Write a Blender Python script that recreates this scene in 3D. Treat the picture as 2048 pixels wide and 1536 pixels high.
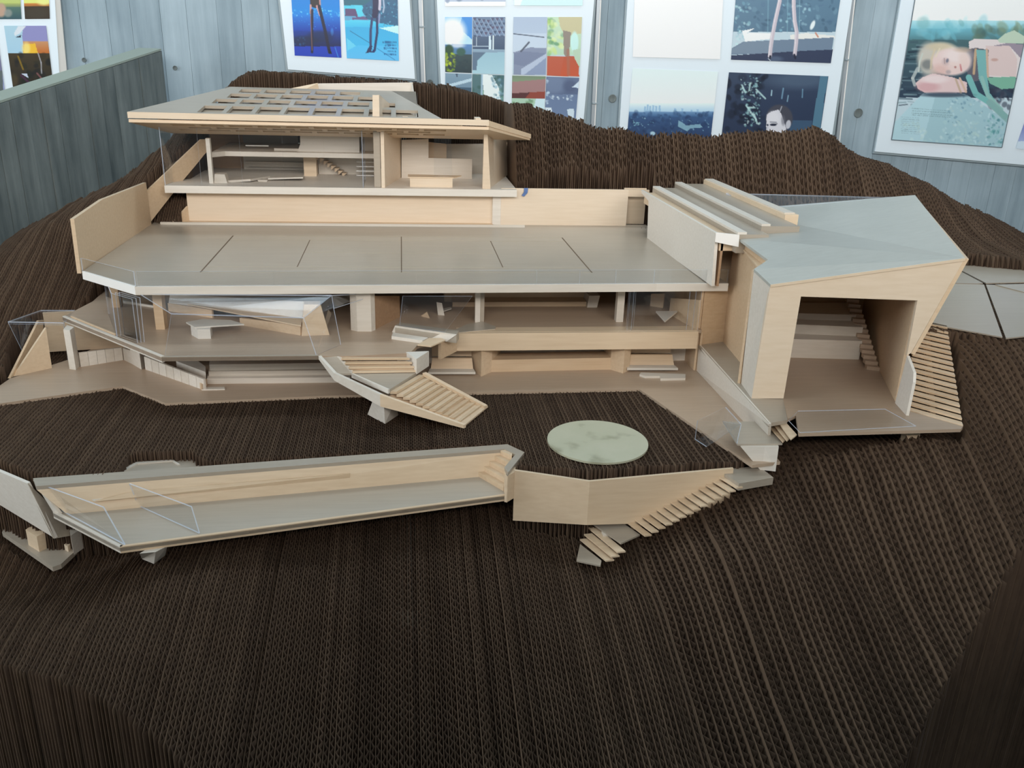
import bpy, math, random
import numpy as np
from mathutils import Vector, Matrix

for o in list(bpy.data.objects):
    bpy.data.objects.remove(o, do_unlink=True)
scene = bpy.context.scene
COL = scene.collection
random.seed(7)
RNG = np.random.default_rng(7)

# ------------------------------------------------------------------ camera
# world: metres, origin at the middle of the model's tennis court, x along the court, z up
F, PITCH, YAW, ROLL = 1750.0, 0.3621, 0.1299, 0.0319
CAM = np.array([0.0027, -1.2166, 0.2667])
_fw = np.array([math.sin(YAW)*math.cos(PITCH), math.cos(YAW)*math.cos(PITCH), -math.sin(PITCH)])
_r0 = np.array([math.cos(YAW), -math.sin(YAW), 0.0])
_u0 = np.cross(_r0, _fw)
_rt = math.cos(ROLL)*_r0 + math.sin(ROLL)*_u0
_up = -math.sin(ROLL)*_r0 + math.cos(ROLL)*_u0
cam = bpy.data.cameras.new('camera')
cam.sensor_width = 36.0
cam.lens = F/2048*36.0
cam.clip_start = 0.02
cam.clip_end = 60
camo = bpy.data.objects.new('camera', cam)
COL.objects.link(camo)
M = Matrix.Identity(4)
for i, v in enumerate((_rt, _up, -_fw)):
    for j in range(3):
        M[j][i] = float(v[j])
for j in range(3):
    M[j][3] = float(CAM[j])
camo.matrix_world = M
scene.camera = camo

# ------------------------------------------------------------------ world, exposure
scene.view_settings.view_transform = 'Standard'
scene.view_settings.look = 'None'
scene.view_settings.gamma = 1.0
scene.view_settings.use_curve_mapping = False
scene.view_settings.exposure = -0.15
w = bpy.data.worlds.new('sky'); scene.world = w
w.use_nodes = True
bg = w.node_tree.nodes['Background']
bg.inputs[0].default_value = (0.80, 0.90, 1.0, 1)
bg.inputs[1].default_value = 0.4

def area_light(name, loc, target, sx, sy, power, col):
    l = bpy.data.lights.new(name, 'AREA'); l.shape = 'RECTANGLE'; l.size = sx; l.size_y = sy
    l.energy = power; l.color = col
    o = bpy.data.objects.new(name, l); COL.objects.link(o)
    o.location = loc
    d = Vector(target) - Vector(loc)
    o.rotation_euler = d.to_track_quat('-Z', 'Y').to_euler()
    return o
# daylight in the window openings of the room, and an added overhead strip
area_light('window_daylight', (-4.1, -1.2, 0.80), (0.0, -0.1, 0.0), 2.2, 1.3, 88, (0.90, 0.96, 1.0))
area_light('window_daylight_front', (0.3, -3.1, 0.98), (0.3, 0.4, 0.05), 3.8, 1.3, 168, (1.0, 0.955, 0.90))
area_light('added_wall_light', (0.7, 0.62, 1.86), (0.7, 0.86, 0.0), 3.4, 0.30, 22, (0.78, 0.92, 1.0))  # unseen source, added to brighten the wall, prints and back hill

# ------------------------------------------------------------------ placing by survey
# points of the model were surveyed from the photograph: a sight line met with a known plane
def ray(u, v):
    return _fw + _rt*((u-1024)/F) - _up*((v-768)/F)
def Z(u, v, z):
    d = ray(u, v); return CAM + d*((z-CAM[2])/d[2])
def Y(u, v, y):
    d = ray(u, v); return CAM + d*((y-CAM[1])/d[1])
def X(u, v, x):
    d = ray(u, v); return CAM + d*((x-CAM[0])/d[0])
def PL(u, v, p, q, s=None):
    """on the vertical plane through p and q, or the plane through p, q, s"""
    p = np.array(p, float); q = np.array(q, float)
    s = np.array(s, float) if s is not None else p+np.array([0, 0, 1.0])
    n = np.cross(q-p, s-p); d = ray(u, v)
    return CAM + d*(((p-CAM)@n)/(d@n))
def row(p):
    d = np.array(p, float)-CAM; return 768-F*(d@_up)/(d@_fw)
def up(p, v):
    """the point on the vertical through p that stands at row v"""
    lo, hi = -1.5, 2.0
    for _ in range(50):
        m = (lo+hi)/2
        if row((p[0], p[1], m)) > v: lo = m
        else: hi = m
    return np.array([p[0], p[1], m])
def A(*c): return np.array(c, float)
def at(p, z): return np.array([p[0], p[1], z], float)

# ------------------------------------------------------------------ materials
def nmat(name):
    m = bpy.data.materials.new(name); m.use_nodes = True
    nt = m.node_tree
    return m, nt, nt.nodes['Principled BSDF']
def N(nt, t, **kw):
    n = nt.nodes.new(t)
    for k, v in kw.items(): setattr(n, k, v)
    return n
def ramp(nt, stops):
    r = N(nt, 'ShaderNodeValToRGB')
    while len(r.color_ramp.elements) < len(stops): r.color_ramp.elements.new(0.5)
    for e, (p, c) in zip(r.color_ramp.elements, stops):
        e.position = p; e.color = (*c, 1)
    return r
def lin(r, g, b):
    f = lambda c: ((c/255+0.055)/1.055)**2.4 if c > 10 else c/255/12.92
    return (f(r), f(g), f(b))

def wood(name, c0, c1, rough=0.42, spec=0.5, grain=(6, 90, 90)):
    m, nt, b = nmat(name)
    tc = N(nt, 'ShaderNodeTexCoord'); mp = N(nt, 'ShaderNodeMapping')
    mp.inputs['Scale'].default_value = grain
    nt.links.new(tc.outputs['Object'], mp.inputs[0])
    n1 = N(nt, 'ShaderNodeTexNoise'); n1.inputs['Scale'].default_value = 3.0; n1.inputs['Detail'].default_value = 5
    nt.links.new(mp.outputs[0], n1.inputs[0])
    n2 = N(nt, 'ShaderNodeTexNoise'); n2.inputs['Scale'].default_value = 9.0; n2.inputs['Detail'].default_value = 2
    nt.links.new(tc.outputs['Object'], n2.inputs[0])
    oi = N(nt, 'ShaderNodeObjectInfo')
    mx = N(nt, 'ShaderNodeMix', data_type='FLOAT'); mx.inputs[0].default_value = 0.4
    nt.links.new(n1.outputs[0], mx.inputs[2]); nt.links.new(n2.outputs[0], mx.inputs[3])
    mx2 = N(nt, 'ShaderNodeMix', data_type='FLOAT'); mx2.inputs[0].default_value = 0.3
    nt.links.new(mx.outputs[0], mx2.inputs[2]); nt.links.new(oi.outputs['Random'], mx2.inputs[3])
    r = ramp(nt, [(0.25, c0), (0.75, c1)])
    nt.links.new(mx2.outputs[0], r.inputs[0])
    nt.links.new(r.outputs[0], b.inputs['Base Color'])
    b.inputs['Roughness'].default_value = rough
    b.inputs['Specular IOR Level'].default_value = spec
    bp = N(nt, 'ShaderNodeBump'); bp.inputs['Strength'].default_value = 0.05; bp.inputs['Distance'].default_value = 0.001
    nt.links.new(n1.outputs[0], bp.inputs['Height']); nt.links.new(bp.outputs[0], b.inputs['Normal'])
    return m
def plain(name, c, rough=0.6, spec=0.4, metal=0.0):
    m, nt, b = nmat(name)
    b.inputs['Base Color'].default_value = (*c, 1); b.inputs['Roughness'].default_value = rough
    b.inputs['Specular IOR Level'].default_value = spec; b.inputs['Metallic'].default_value = metal
    return m

WOOD = wood('basswood', lin(206, 176, 142), lin(232, 208, 178))
PALE = wood('pale_basswood', lin(210, 199, 184), lin(234, 226, 215))
GREY = wood('dimmed_basswood', lin(164, 151, 135), lin(184, 172, 156), rough=0.32, spec=0.6)  # same wood, darkened to stand for weaker light on floors and tops
FLOORW = wood('warm_floor_board', lin(172, 148, 126), lin(194, 171, 148), rough=0.4)
WARM = wood('warm_basswood', lin(218, 195, 166), lin(236, 217, 194))
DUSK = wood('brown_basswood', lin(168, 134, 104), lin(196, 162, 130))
ROOFG = wood('grey_roof_board', lin(172, 172, 164), lin(194, 194, 186), rough=0.34, spec=0.6)
WHITE = plain('white_card', lin(244, 240, 234), 0.5)
GROOVE = plain('scored_groove', lin(112, 92, 72), 0.8)
FAINT = plain('faint_pencil_line', lin(186, 174, 152), 0.5)
SLATE = plain('blue_tape', lin(96, 124, 176), 0.4)

def cardboard(name, lo, hi):
    m, nt, b = nmat(name)
    tc = N(nt, 'ShaderNodeTexCoord')
    n = N(nt, 'ShaderNodeTexNoise'); n.inputs['Scale'].default_value = 60; n.inputs['Detail'].default_value = 4
    nt.links.new(tc.outputs['Object'], n.inputs[0])
    oi = N(nt, 'ShaderNodeObjectInfo')
    mx = N(nt, 'ShaderNodeMix', data_type='FLOAT'); mx.inputs[0].default_value = 0.45
    nt.links.new(n.outputs[0], mx.inputs[2]); nt.links.new(oi.outputs['Random'], mx.inputs[3])
    r = ramp(nt, [(0.15, lo), (0.85, hi)])
    nt.links.new(mx.outputs[0], r.inputs[0]); nt.links.new(r.outputs[0], b.inputs['Base Color'])
    b.inputs['Roughness'].default_value = 0.85; b.inputs['Specular IOR Level'].default_value = 0.15
    return m
CARD = cardboard('corrugated_cardboard', lin(66, 51, 41), lin(94, 75, 61))
LINER = cardboard('cardboard_liner', lin(80, 63, 50), lin(108, 88, 71))

def acrylic(name, tint=(0.975, 0.98, 0.985), k=0.7):
    m = bpy.data.materials.new(name); m.use_nodes = True; nt = m.node_tree
    nt.nodes.clear()
    out = N(nt, 'ShaderNodeOutputMaterial'); mix = N(nt, 'ShaderNodeMixShader')
    tr = N(nt, 'ShaderNodeBsdfTransparent'); tr.inputs[0].default_value = (*tint, 1)
    gl = N(nt, 'ShaderNodeBsdfGlossy'); gl.inputs['Roughness'].default_value = 0.02
    gl.inputs['Color'].default_value = (0.95, 0.97, 1, 1)
    fr = N(nt, 'ShaderNodeLayerWeight'); fr.inputs[0].default_value = 0.5
    pw = N(nt, 'ShaderNodeMath', operation='POWER'); pw.inputs[1].default_value = 5.0
    mu = N(nt, 'ShaderNodeMath', operation='MULTIPLY_ADD'); mu.inputs[1].default_value = 0.9*k; mu.inputs[2].default_value = 0.04*k
    nt.links.new(fr.outputs['Facing'], pw.inputs[0]); nt.links.new(pw.outputs[0], mu.inputs[0]); nt.links.new(mu.outputs[0], mix.inputs[0])
    nt.links.new(tr.outputs[0], mix.inputs[1]); nt.links.new(gl.outputs[0], mix.inputs[2])
    nt.links.new(mix.outputs[0], out.inputs[0])
    return m
ACRYL = acrylic('clear_acrylic')
m, nt, b = nmat('acrylic_cut_edge')
b.inputs['Base Color'].default_value = (*lin(214, 224, 240), 1); b.inputs['Roughness'].default_value = 0.15
b.inputs['Alpha'].default_value = 0.55
EDGE = m

# ------------------------------------------------------------------ mesh helpers
def empty(name, loc=(0, 0, 0)):
    o = bpy.data.objects.new(name, None); COL.objects.link(o)
    o.location = [float(c) for c in loc]; o.empty_display_size = 0.02
    return o
def origin(o):
    p = np.zeros(3)
    while o is not None:
        p = p + np.array(o.location); o = o.parent
    return p
def tag(o, label, cat=None, group=None, kind=None):
    if label: o['label'] = label
    if cat: o['category'] = cat
    if group: o['group'] = group
    if kind: o['kind'] = kind
    return o
def thing(name, label, cat, loc=(0, 0, 0), group=None, kind=None):
    return tag(empty(name, loc), label, cat, group, kind)
def obj(name, verts, faces, mat, parent=None, mi=None, smooth=False):
    """vertices in world metres"""
    verts = np.array(verts, float)
    if parent is not None:
        verts = verts - origin(parent); loc = np.zeros(3)
    else:
        loc = np.array([verts[:, 0].mean(), verts[:, 1].mean(), verts[:, 2].min()]); verts = verts - loc
    me = bpy.data.meshes.new(name)
    me.from_pydata([tuple(map(float, v)) for v in verts], [], faces)
    for m_ in (mat if isinstance(mat, (list, tuple)) else [mat]): me.materials.append(m_)
    if mi is not None: me.polygons.foreach_set('material_index', mi)
    if smooth: me.polygons.foreach_set('use_smooth', [True]*len(me.polygons))
    me.update()
    o = bpy.data.objects.new(name, me); COL.objects.link(o)
    o.location = [float(c) for c in loc]
    if parent is not None: o.parent = parent
    return o
def prism_geo(pts, off):
    pts = [np.array(p, float) for p in pts]; off = np.array(off, float); n = len(pts)
    nn = np.zeros(3)
    for i in range(n):
        nn = nn + np.cross(pts[i]-pts[0], pts[(i+1) % n]-pts[0])
    if nn @ off > 0: pts = pts[::-1]
    V = pts + [p+off for p in pts]
    Fc = [tuple(range(n)), tuple(range(2*n-1, n-1, -1))]
    Fc += [(i, i+n, (i+1) % n+n, (i+1) % n) for i in range(n)]
    return V, Fc
def plate(name, pts, off, mat, parent=None):
    V, Fc = prism_geo(pts, off)
    return obj(name, V, Fc, mat, parent)
def pane(name, pts, th, parent=None, nrm=None):
    """acrylic sheet with polished edges"""
    pts = [np.array(p, float) for p in pts]
    n = np.cross(pts[1]-pts[0], pts[-1]-pts[0]); n = n/np.linalg.norm(n)*th
    V, Fc = prism_geo(pts, n)
    return obj(name, V, Fc, [ACRYL, EDGE], parent, mi=[0, 0]+[1]*len(pts))
def slab(name, xy, z1, z0, mat, parent=None):
    """horizontal board, top at z1, underside at z0"""
    return plate(name, [at(p, z1) for p in xy], (0, 0, z0-z1), mat, parent)
def wall(name, p, q, z0, z1, th, mat, parent=None, z1b=None, side=1):
    """upright board from p to q; th to the left of p->q (side=1) or the right"""
    p = np.array(p[:2], float); q = np.array(q[:2], float)
    d = (q-p)/np.linalg.norm(q-p); n = np.array([-d[1], d[0]])*side*th
    z1b = z1 if z1b is None else z1b
    pts = [A(*p, z0), A(*q, z0), A(*q, z1b), A(*p, z1)]
    return plate(name, pts, (n[0], n[1], 0), mat, parent)
def board(name, pts, th, mat, parent=None, away=True):
    """flat board whose seen face is pts, thickened away from the camera"""
    pts = [np.array(p, float) for p in pts]
    n = np.zeros(3)
    for i in range(1, len(pts)-1): n = n+np.cross(pts[i]-pts[0], pts[i+1]-pts[0])
    n = n/np.linalg.norm(n)
    if (n @ (pts[0]-CAM) < 0) == away: n = -n
    return plate(name, pts, n*th, mat, parent)
def box(name, c, s, mat, parent=None, rz=0.0):
    """centre of base c, size s"""
    hx, hy = s[0]/2, s[1]/2; ca, sa = math.cos(rz), math.sin(rz)
    xy = [(c[0]+x*ca-y*sa, c[1]+x*sa+y*ca) for x, y in ((-hx, -hy), (hx, -hy), (hx, hy), (-hx, hy))]
    return slab(name, xy, c[2]+s[2], c[2], mat, parent)
# ------------------------------------------------------------------ the room
def concrete(name, lo, hi, sc=(18, 18, 1.3)):
    m, nt, b = nmat(name)
    tc = N(nt, 'ShaderNodeTexCoord'); mp = N(nt, 'ShaderNodeMapping'); mp.inputs['Scale'].default_value = sc
    nt.links.new(tc.outputs['Object'], mp.inputs[0])
    n = N(nt, 'ShaderNodeTexNoise'); n.inputs['Scale'].default_value = 2.2; n.inputs['Detail'].default_value = 8; n.inputs['Roughness'].default_value = 0.65
    nt.links.new(mp.outputs[0], n.inputs[0])
    n2 = N(nt, 'ShaderNodeTexNoise'); n2.inputs['Scale'].default_value = 6; n2.inputs['Detail'].default_value = 6
    nt.links.new(tc.outputs['Object'], n2.inputs[0])
    oi = N(nt, 'ShaderNodeObjectInfo')
    m1 = N(nt, 'ShaderNodeMix', data_type='FLOAT'); m1.inputs[0].default_value = 0.45
    nt.links.new(n.outputs[0], m1.inputs[2]); nt.links.new(n2.outputs[0], m1.inputs[3])
    m2 = N(nt, 'ShaderNodeMix', data_type='FLOAT'); m2.inputs[0].default_value = 0.12
    nt.links.new(m1.outputs[0], m2.inputs[2]); nt.links.new(oi.outputs['Random'], m2.inputs[3])
    r = ramp(nt, [(0.3, lo), (0.68, hi)])
    nt.links.new(m2.outputs[0], r.inputs[0]); nt.links.new(r.outputs[0], b.inputs['Base Color'])
    b.inputs['Roughness'].default_value = 0.7; b.inputs['Specular IOR Level'].default_value = 0.35
    bp = N(nt, 'ShaderNodeBump'); bp.inputs['Strength'].default_value = 0.25; bp.inputs['Distance'].default_value = 0.004
    nt.links.new(n.outputs[0], bp.inputs['Height']); nt.links.new(bp.outputs[0], b.inputs['Normal'])
    return m
CONC = concrete('board_marked_concrete', lin(118, 137, 148), lin(170, 188, 198))
CONC2 = concrete('dark_board_marked_concrete', lin(66, 76, 78), lin(136, 144, 142), sc=(22, 22, 2.4))  # darker streaked concrete
FLOORM = concrete('polished_floor', lin(96, 86, 74), lin(120, 108, 94), sc=(3, 3, 3))
PLASTER = plain('white_plaster', lin(205, 203, 198), 0.8)
WY = 1.0            # face of the back wall
FZ, CZ = -1.25, 1.85  # floor and ceiling

def structure(o, label=None):
    o['kind'] = 'structure'
    if label: o['label'] = label
    return o
def rbox(name, lo, hi, mat, parent=None):
    return slab(name, [(lo[0], lo[1]), (hi[0], lo[1]), (hi[0], hi[1]), (lo[0], hi[1])], hi[2], lo[2], mat, parent)
structure(rbox('floor', (-4.2, -3.2, FZ-0.1), (3.8, 1.3, FZ), FLOORM), 'polished concrete floor of the room')
cg = structure(rbox('ceiling', (-4.2, -3.2, CZ), (3.8, 0.45, CZ+0.1), CONC), 'board-marked concrete ceiling with a slot added for the light over the wall')
rbox('ceiling_strip', (-4.2, 0.79, CZ), (3.8, 1.3, CZ+0.1), CONC, cg)
rbox('ceiling_strip', (-4.2, 0.45, CZ), (-1.7, 0.79, CZ+0.1), CONC, cg)
rbox('ceiling_strip', (2.5, 0.45, CZ), (3.8, 0.79, CZ+0.1), CONC, cg)
wb = structure(rbox('wall_back', (-4.2, WY+0.004, FZ), (3.8, 1.3, CZ), CONC), 'grey board-marked concrete wall behind the model')
x = -1.6
i = 0
while x < 2.2:            # the impressions of the shuttering boards
    bw = 0.05+0.02*RNG.random()
    d = 0.0014*RNG.random()
    rbox('board_impression', (x+0.0003, WY-d, FZ), (x+bw-0.0003, WY+0.004, CZ), CONC, wb)
    x += bw; i += 1
wsl = structure(rbox('wall_left', (-4.3, -3.2, FZ), (-4.2, 1.3, 0.05), PLASTER), 'low side wall below the large window')
rbox('window_header', (-4.3, -3.2, 1.5), (-4.2, 1.3, CZ), PLASTER, wsl)
rbox('window_pier', (-4.3, 0.3, 0.05), (-4.2, 1.3, 1.5), PLASTER, wsl)
rbox('window_pier', (-4.3, -3.2, 0.05), (-4.2, -2.8, 1.5), PLASTER, wsl)
wr = structure(rbox('wall_right', (3.7, -3.2, FZ), (3.8, 1.3, 0.2), PLASTER), 'low side wall below the long window')
rbox('window_header', (3.7, -3.2, 1.65), (3.8, 1.3, CZ), PLASTER, wr)
# unseen wall added behind the viewer: its high sill shades the model's low front
wf = structure(rbox('shade_wall_front', (-4.2, -1.68, FZ), (3.8, -1.62, 0.53), PLASTER), 'added unseen wall behind the viewer with a high sill that shades the low front')
for xx in (-2.9, 1.9):
    rbox('window_post', (xx-0.03, -1.68, 0.53), (xx+0.03, -1.62, CZ), PLASTER, wf)
# the low stair wall of rough concrete on the left, its top rising to the back
pe = Y(322, 101, 0.90); pn = Y(0, 206, 0.47)
dirw = (pn-pe)/np.linalg.norm((pn-pe)[:2])
slope = (pn[2]-pe[2])/np.linalg.norm((pn-pe)[:2])
dw = np.array([dirw[0], dirw[1]]); nw = np.array([-dw[1], dw[0]])
if nw @ np.array([0.5, -1.0]) < 0: nw = -nw
def lw(s, off, z=None):
    q = pe[:2]+dw*s+nw*off
    return A(q[0], q[1], (pe[2]+slope*s) if z is None else z)
Lw = 1.35
wl = plate('wall_stair', [lw(0, -0.004, FZ), lw(Lw, -0.004, FZ), lw(Lw, -0.004), lw(0, -0.004)], (-nw[0]*0.05, -nw[1]*0.05, 0), CONC2)
structure(wl, 'low dark board-marked concrete wall with a pale sloping top')
s = 0.0
while s < Lw-0.02:
    bw = 0.034+0.012*RNG.random(); e = min(s+bw-0.0012, Lw); d = 0.0045*RNG.random()
    plate('board_impression', [lw(s, d, FZ), lw(e, d, FZ), A(*lw(e, d)[:2], lw(e, 0)[2]-0.001), A(*lw(s, d)[:2], lw(s, 0)[2]-0.001)],
          (-nw[0]*(d+0.004), -nw[1]*(d+0.004), 0), CONC2, wl)
    s += bw
plate('coping', [lw(0, 0.001), lw(Lw, 0.001), lw(Lw, -0.055), lw(0, -0.055)], (0, 0, 0.004), plain('lit_top_colour', lin(150, 160, 150), 0.6), wl)  # light on the wall's top face put into a paler strip

# ------------------------------------------------------------------ the hill: upright sheets of corrugated cardboard
CP = [
 (-.66,.15,-.06),(-.57,.1,-.023),(-.5,.1,.012),(-.46,.1,.024),(-.43,.03,-.03),(-.43,-.04,-.062),(-.48,-.02,-.045),(-.47,-.1,-.085),(-.52,-.1,-.08),(-.5,-.2,-.118),(-.46,-.27,-.13),(-.56,-.3,-.16),
 (-.42,-.42,-.216),(-.5,-.45,-.22),(-.3,-.46,-.212),(-.44,.3,.062),(-.385,.3,.098),(-.36,.36,.13),(-.39,.45,.12),(-.27,.49,.2187),(-.3,.54,.2),(-.22,.54,.2165),(-.1,.48,.2145),(-.1,.54,.2145),
 (.03,.49,.2105),(.03,.54,.2105),(.15,.49,.19),(.2,.245,.06),(.35,.24,.058),(.45,.222,.058),(.55,.207,.06),(.65,.2,.061),(.75,.19,.055),(.82,.165,.04),
 (.89,.075,-.009),(.98,.045,-.014),(1.1,.15,-.03),(1.2,.1,-.05),(.9,.17,.02),
 (.74,-.325,-.038),(.9,-.29,-.04),(.76,-.37,-.075),(1.1,-.19,-.05),(.63,-.36,-.068),(.63,-.45,-.115),(.64,-.52,-.165),(.76,-.45,-.125),(.9,-.4,-.11),(.56,-.47,-.115),(.56,-.55,-.168),
 (.49,-.445,-.108),(.49,-.51,-.15),(.49,-.58,-.196),(.49,-.65,-.228),(.42,-.43,-.122),(.42,-.51,-.163),(.42,-.6,-.203),(.42,-.72,-.25),
 (.34,-.48,-.160),(.335,-.53,-.174),(.33,-.62,-.213),(.33,-.75,-.255),(.27,-.47,-.186),(.27,-.55,-.196),(.25,-.62,-.222),
 (.18,-.475,-.203),(.2,-.51,-.208),(.113,-.43,-.19),(.1,-.52,-.203),(.15,-.6,-.222),(.15,-.78,-.268),(.0,-.45,-.183),(.0,-.56,-.205),(.0,-.75,-.25),
 (-.1,-.48,-.182),(-.12,-.6,-.2),(-.225,-.5,-.178),(-.228,-.61,-.188),(-.17,-.70,-.21),(-.35,-.5,-.217),(-.3,-.58,-.209)]
for u, v, y in ((890,170,.49),(960,187,.49),(1050,215,.315),(1150,246,.285),(1240,266,.272),(1350,268,.264),(1470,268,.255),(1560,266,.25),(1640,262,.25),
                (1690,300,.25),(1760,325,.255),(1850,365,.265),(1930,410,.28),(2000,440,.29),(2048,465,.30)):
    p = Y(u, v+3, y); CP.append(tuple(p)); CP.append((p[0]*1.02, y+.06, p[2]+.002))
CP = np.array(CP)
def tps(P, V, reg=1e-4):
    n = len(P)
    d = np.linalg.norm(P[:, None]-P[None], axis=2)
    K = np.where(d > 0, d*d*np.log(d+1e-12), 0)+np.eye(n)*reg
    Q = np.hstack([np.ones((n, 1)), P])
    Mx = np.block([[K, Q], [Q.T, np.zeros((3, 3))]])
    return np.linalg.solve(Mx, np.concatenate([V, np.zeros(3)]))
TW = tps(CP[:, :2], CP[:, 2])
def hill(x, y):
    out = np.full(x.shape, TW[-3])+TW[-2]*x+TW[-1]*y
    for (cx, cy, _), wt in zip(CP, TW[:-3]):
        r2 = (x-cx)**2+(y-cy)**2
        out += wt*0.5*r2*np.log(r2+1e-12)
    return out
def inside(x, y, poly):
    c = np.zeros(x.shape, bool); n = len(poly); j = n-1
    for i in range(n):
        xi, yi = poly[i]; xj, yj = poly[j]
        if yi != yj:
            c ^= ((yi > y) != (yj > y)) & (x < (xj-xi)*(y-yi)/(yj-yi)+xi)
        j = i
    return c
OUTLINE = [(-.66,-.30),(-.327,-.584),(-.173,-.697),(-.08,-.80),(.29,-.81),(.396,-.713),(.505,-.615),(.62,-.526),(.9,-.30),(1.23,-.02),(1.23,.33),(1.0,.295),(.66,.262),(.42,.278),(.28,.305),(.225,.33),(.2,.52),(.03,.53),
           (-.28,.53),(-.33,.46),(-.40,.36),(-.66,.2)]
ZTERR = -.1222
TERR = [(-.52,-.30),(-.4528,-.2377),(-.3345,-.187),(-.2717,-.2443),(-.0981,-.2299),(.0748,-.2258),(.2928,-.223),(.3551,-.4332),(.2259,-.4415),(.1826,-.4455),(.1108,-.4292),
        (.124,-.399),(.1127,-.3737),(-.1913,-.4049),(-.2177,-.3779),(-.2728,-.3773),(-.2784,-.4272),(-.3478,-.4233),(-.3892,-.3929)]
PLATES = [(.63,-.262),(.705,-.312),(.735,-.305),(.95,-.27),(1.2,-.1),(1.2,.0),(.974,.031),(.891,.068),(.66,-.02)]
CUTS = [  # polygon, height, 'set' or 'min'
 ([(-.394,-.12),(-.31,-.19),(.39,-.19),(.39,.228),(-.345,.228),(-.345,.2),(-.394,.2)], -.14, 'min'),
 ([(.36,.2),(.42,.2),(.42,.2435),(.36,.2435)], -.01, 'min'),
 ([(-.53,-.35),(-.4528,-.2377),(-.3345,-.187),(-.2717,-.2443),(.2928,-.223),(.3555,-.4421),(.395,-.44),(.395,.1),(-.36,.1),(-.4125,.03),(-.427,-.09),(-.475,-.15)], -.128, 'min'),
 (TERR, ZTERR, 'set'),
 ([(-.33,-.445),(.13,-.395),(.13,-.35),(.11,-.37),(-.19,-.40),(-.215,-.372),(-.275,-.372),(-.285,-.43)], -.17, 'min'),
 ([(-.345,.2),(.19,.2),(.19,.465),(-.335,.465)], .035, 'min'),
 ([(-.35,.22),(.4,.22),(.4,.245),(-.35,.245)], .04, 'min'),
 ([(.37,-.475),(.405,-.43),(.59,-.435),(.66,-.285),(.64,-.1),(.58,.06),(.37,.08)], -.118, 'min'),
 ([(.38,-.2),(.55,-.1),(.55,.19),(.38,.215)], .03, 'min'),
 ([tuple(Z(u, v, -.2075)[:2]) for u, v in ((-60,990),(-40,1080),(4,1085),(105,1150),(134,1142),(178,1100),(190,1050),(60,985))], -.2145, 'min'),
 ([tuple(Z(u, v, -.12)[:2]) for u, v in ((8,762),(165,738),(165,698),(84,702),(40,720),(14,745))], -.1245, 'min'),
 (PLATES, -.0325, 'set'),
]
HALF, BASEZ = 0.0039, -0.95
xs = np.concatenate([np.arange(-0.60, 0.235, 0.0043), np.arange(0.235, 1.20, 0.0067)])   # thinner board on the left, thicker on the right
PITCHES = np.append(np.diff(xs), 0.0067)
ys = np.arange(-0.812, 0.54, HALF)
SX, SY = np.meshgrid(xs, ys, indexing='ij')
H = hill(SX, SY)
H += 0.0016*np.sin(SX*61+SY*23)*np.sin(SY*47-SX*13)
H += (RNG.random(len(xs))[:, None]-0.5)*0.0022
odd = RNG.random(len(xs))
H += np.where(odd < 0.06, -0.0025, np.where(odd > 0.95, 0.002, 0))[:, None]
for poly, z, mode in CUTS:
    k = inside(SX, SY, poly)
    H = np.where(k, z if mode == 'set' else np.minimum(H, z), H)
    if mode == 'set': H = np.where(k, H+((RNG.random(len(xs))-0.5)*0.0012)[:, None], H)
kT = inside(SX, SY, TERR); H = np.where(kT, np.maximum(H, ZTERR-.0006), H)
# in front of the raking garden wall the ground follows the wall's lower edge
q0, q1 = Y(294,383,.215), Y(418,372,.315)
e0, e1 = PL(300,446,q0,q1), PL(408,312,q0,q1)
dq = (e1-e0)[:2]; tq = ((SX-e0[0])*dq[0]+(SY-e0[1])*dq[1])/(dq@dq)
zq = e0[2]+(e1[2]-e0[2])*np.clip(tq, -.1, 1.3)-.001
kq = inside(SX, SY, [(q0[0]-.004, q0[1]-.016), (q0[0], q0[1]+.002), (q1[0], q1[1]+.002), (q1[0]+.05, q1[1]), (-.3,.24), (-.33,.2)])
H = np.where(kq, np.minimum(H, zq), H)
VALID = inside(SX, SY, OUTLINE)
HB = np.where(VALID, H, BASEZ)
LOW = HB.copy()
for dx in (-1, 0, 1):
    for dy in (-2, -1, 0, 1, 2):
        LOW = np.minimum(LOW, np.roll(np.roll(HB, dx, 0), dy, 1))
LOW = LOW-0.016
terrain = thing('cardboard_hill', 'large brown hill of upright corrugated cardboard sheets that carries the model', 'model landscape', (0.2, -0.1, BASEZ))
T0 = origin(terrain)
LT = 0.0005     # thickness of a liner
FT = 0.0004     # thickness of the fluted ply
def sheet_mesh(name, V, faces, mi):
    me = bpy.data.meshes.new(name); nf = len(faces)
    me.vertices.add(len(V)); me.vertices.foreach_set('co', V.ravel())
    me.loops.add(nf*4); me.loops.foreach_set('vertex_index', faces.ravel().astype(np.int32))
    me.polygons.add(nf)
    me.polygons.foreach_set('loop_start', np.arange(nf, dtype=np.int32)*4)
    me.polygons.foreach_set('loop_total', np.full(nf, 4, np.int32))
    me.materials.append(LINER); me.materials.append(CARD)
    me.polygons.foreach_set('material_index', mi)
    me.update(calc_edges=True)
    o = bpy.data.objects.new(name, me); COL.objects.link(o); o.parent = terrain
    return o
keep = set(np.argsort(np.abs(xs-0.24))[:300].tolist())   # the 300 sheets that show largest
rest = []
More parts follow.
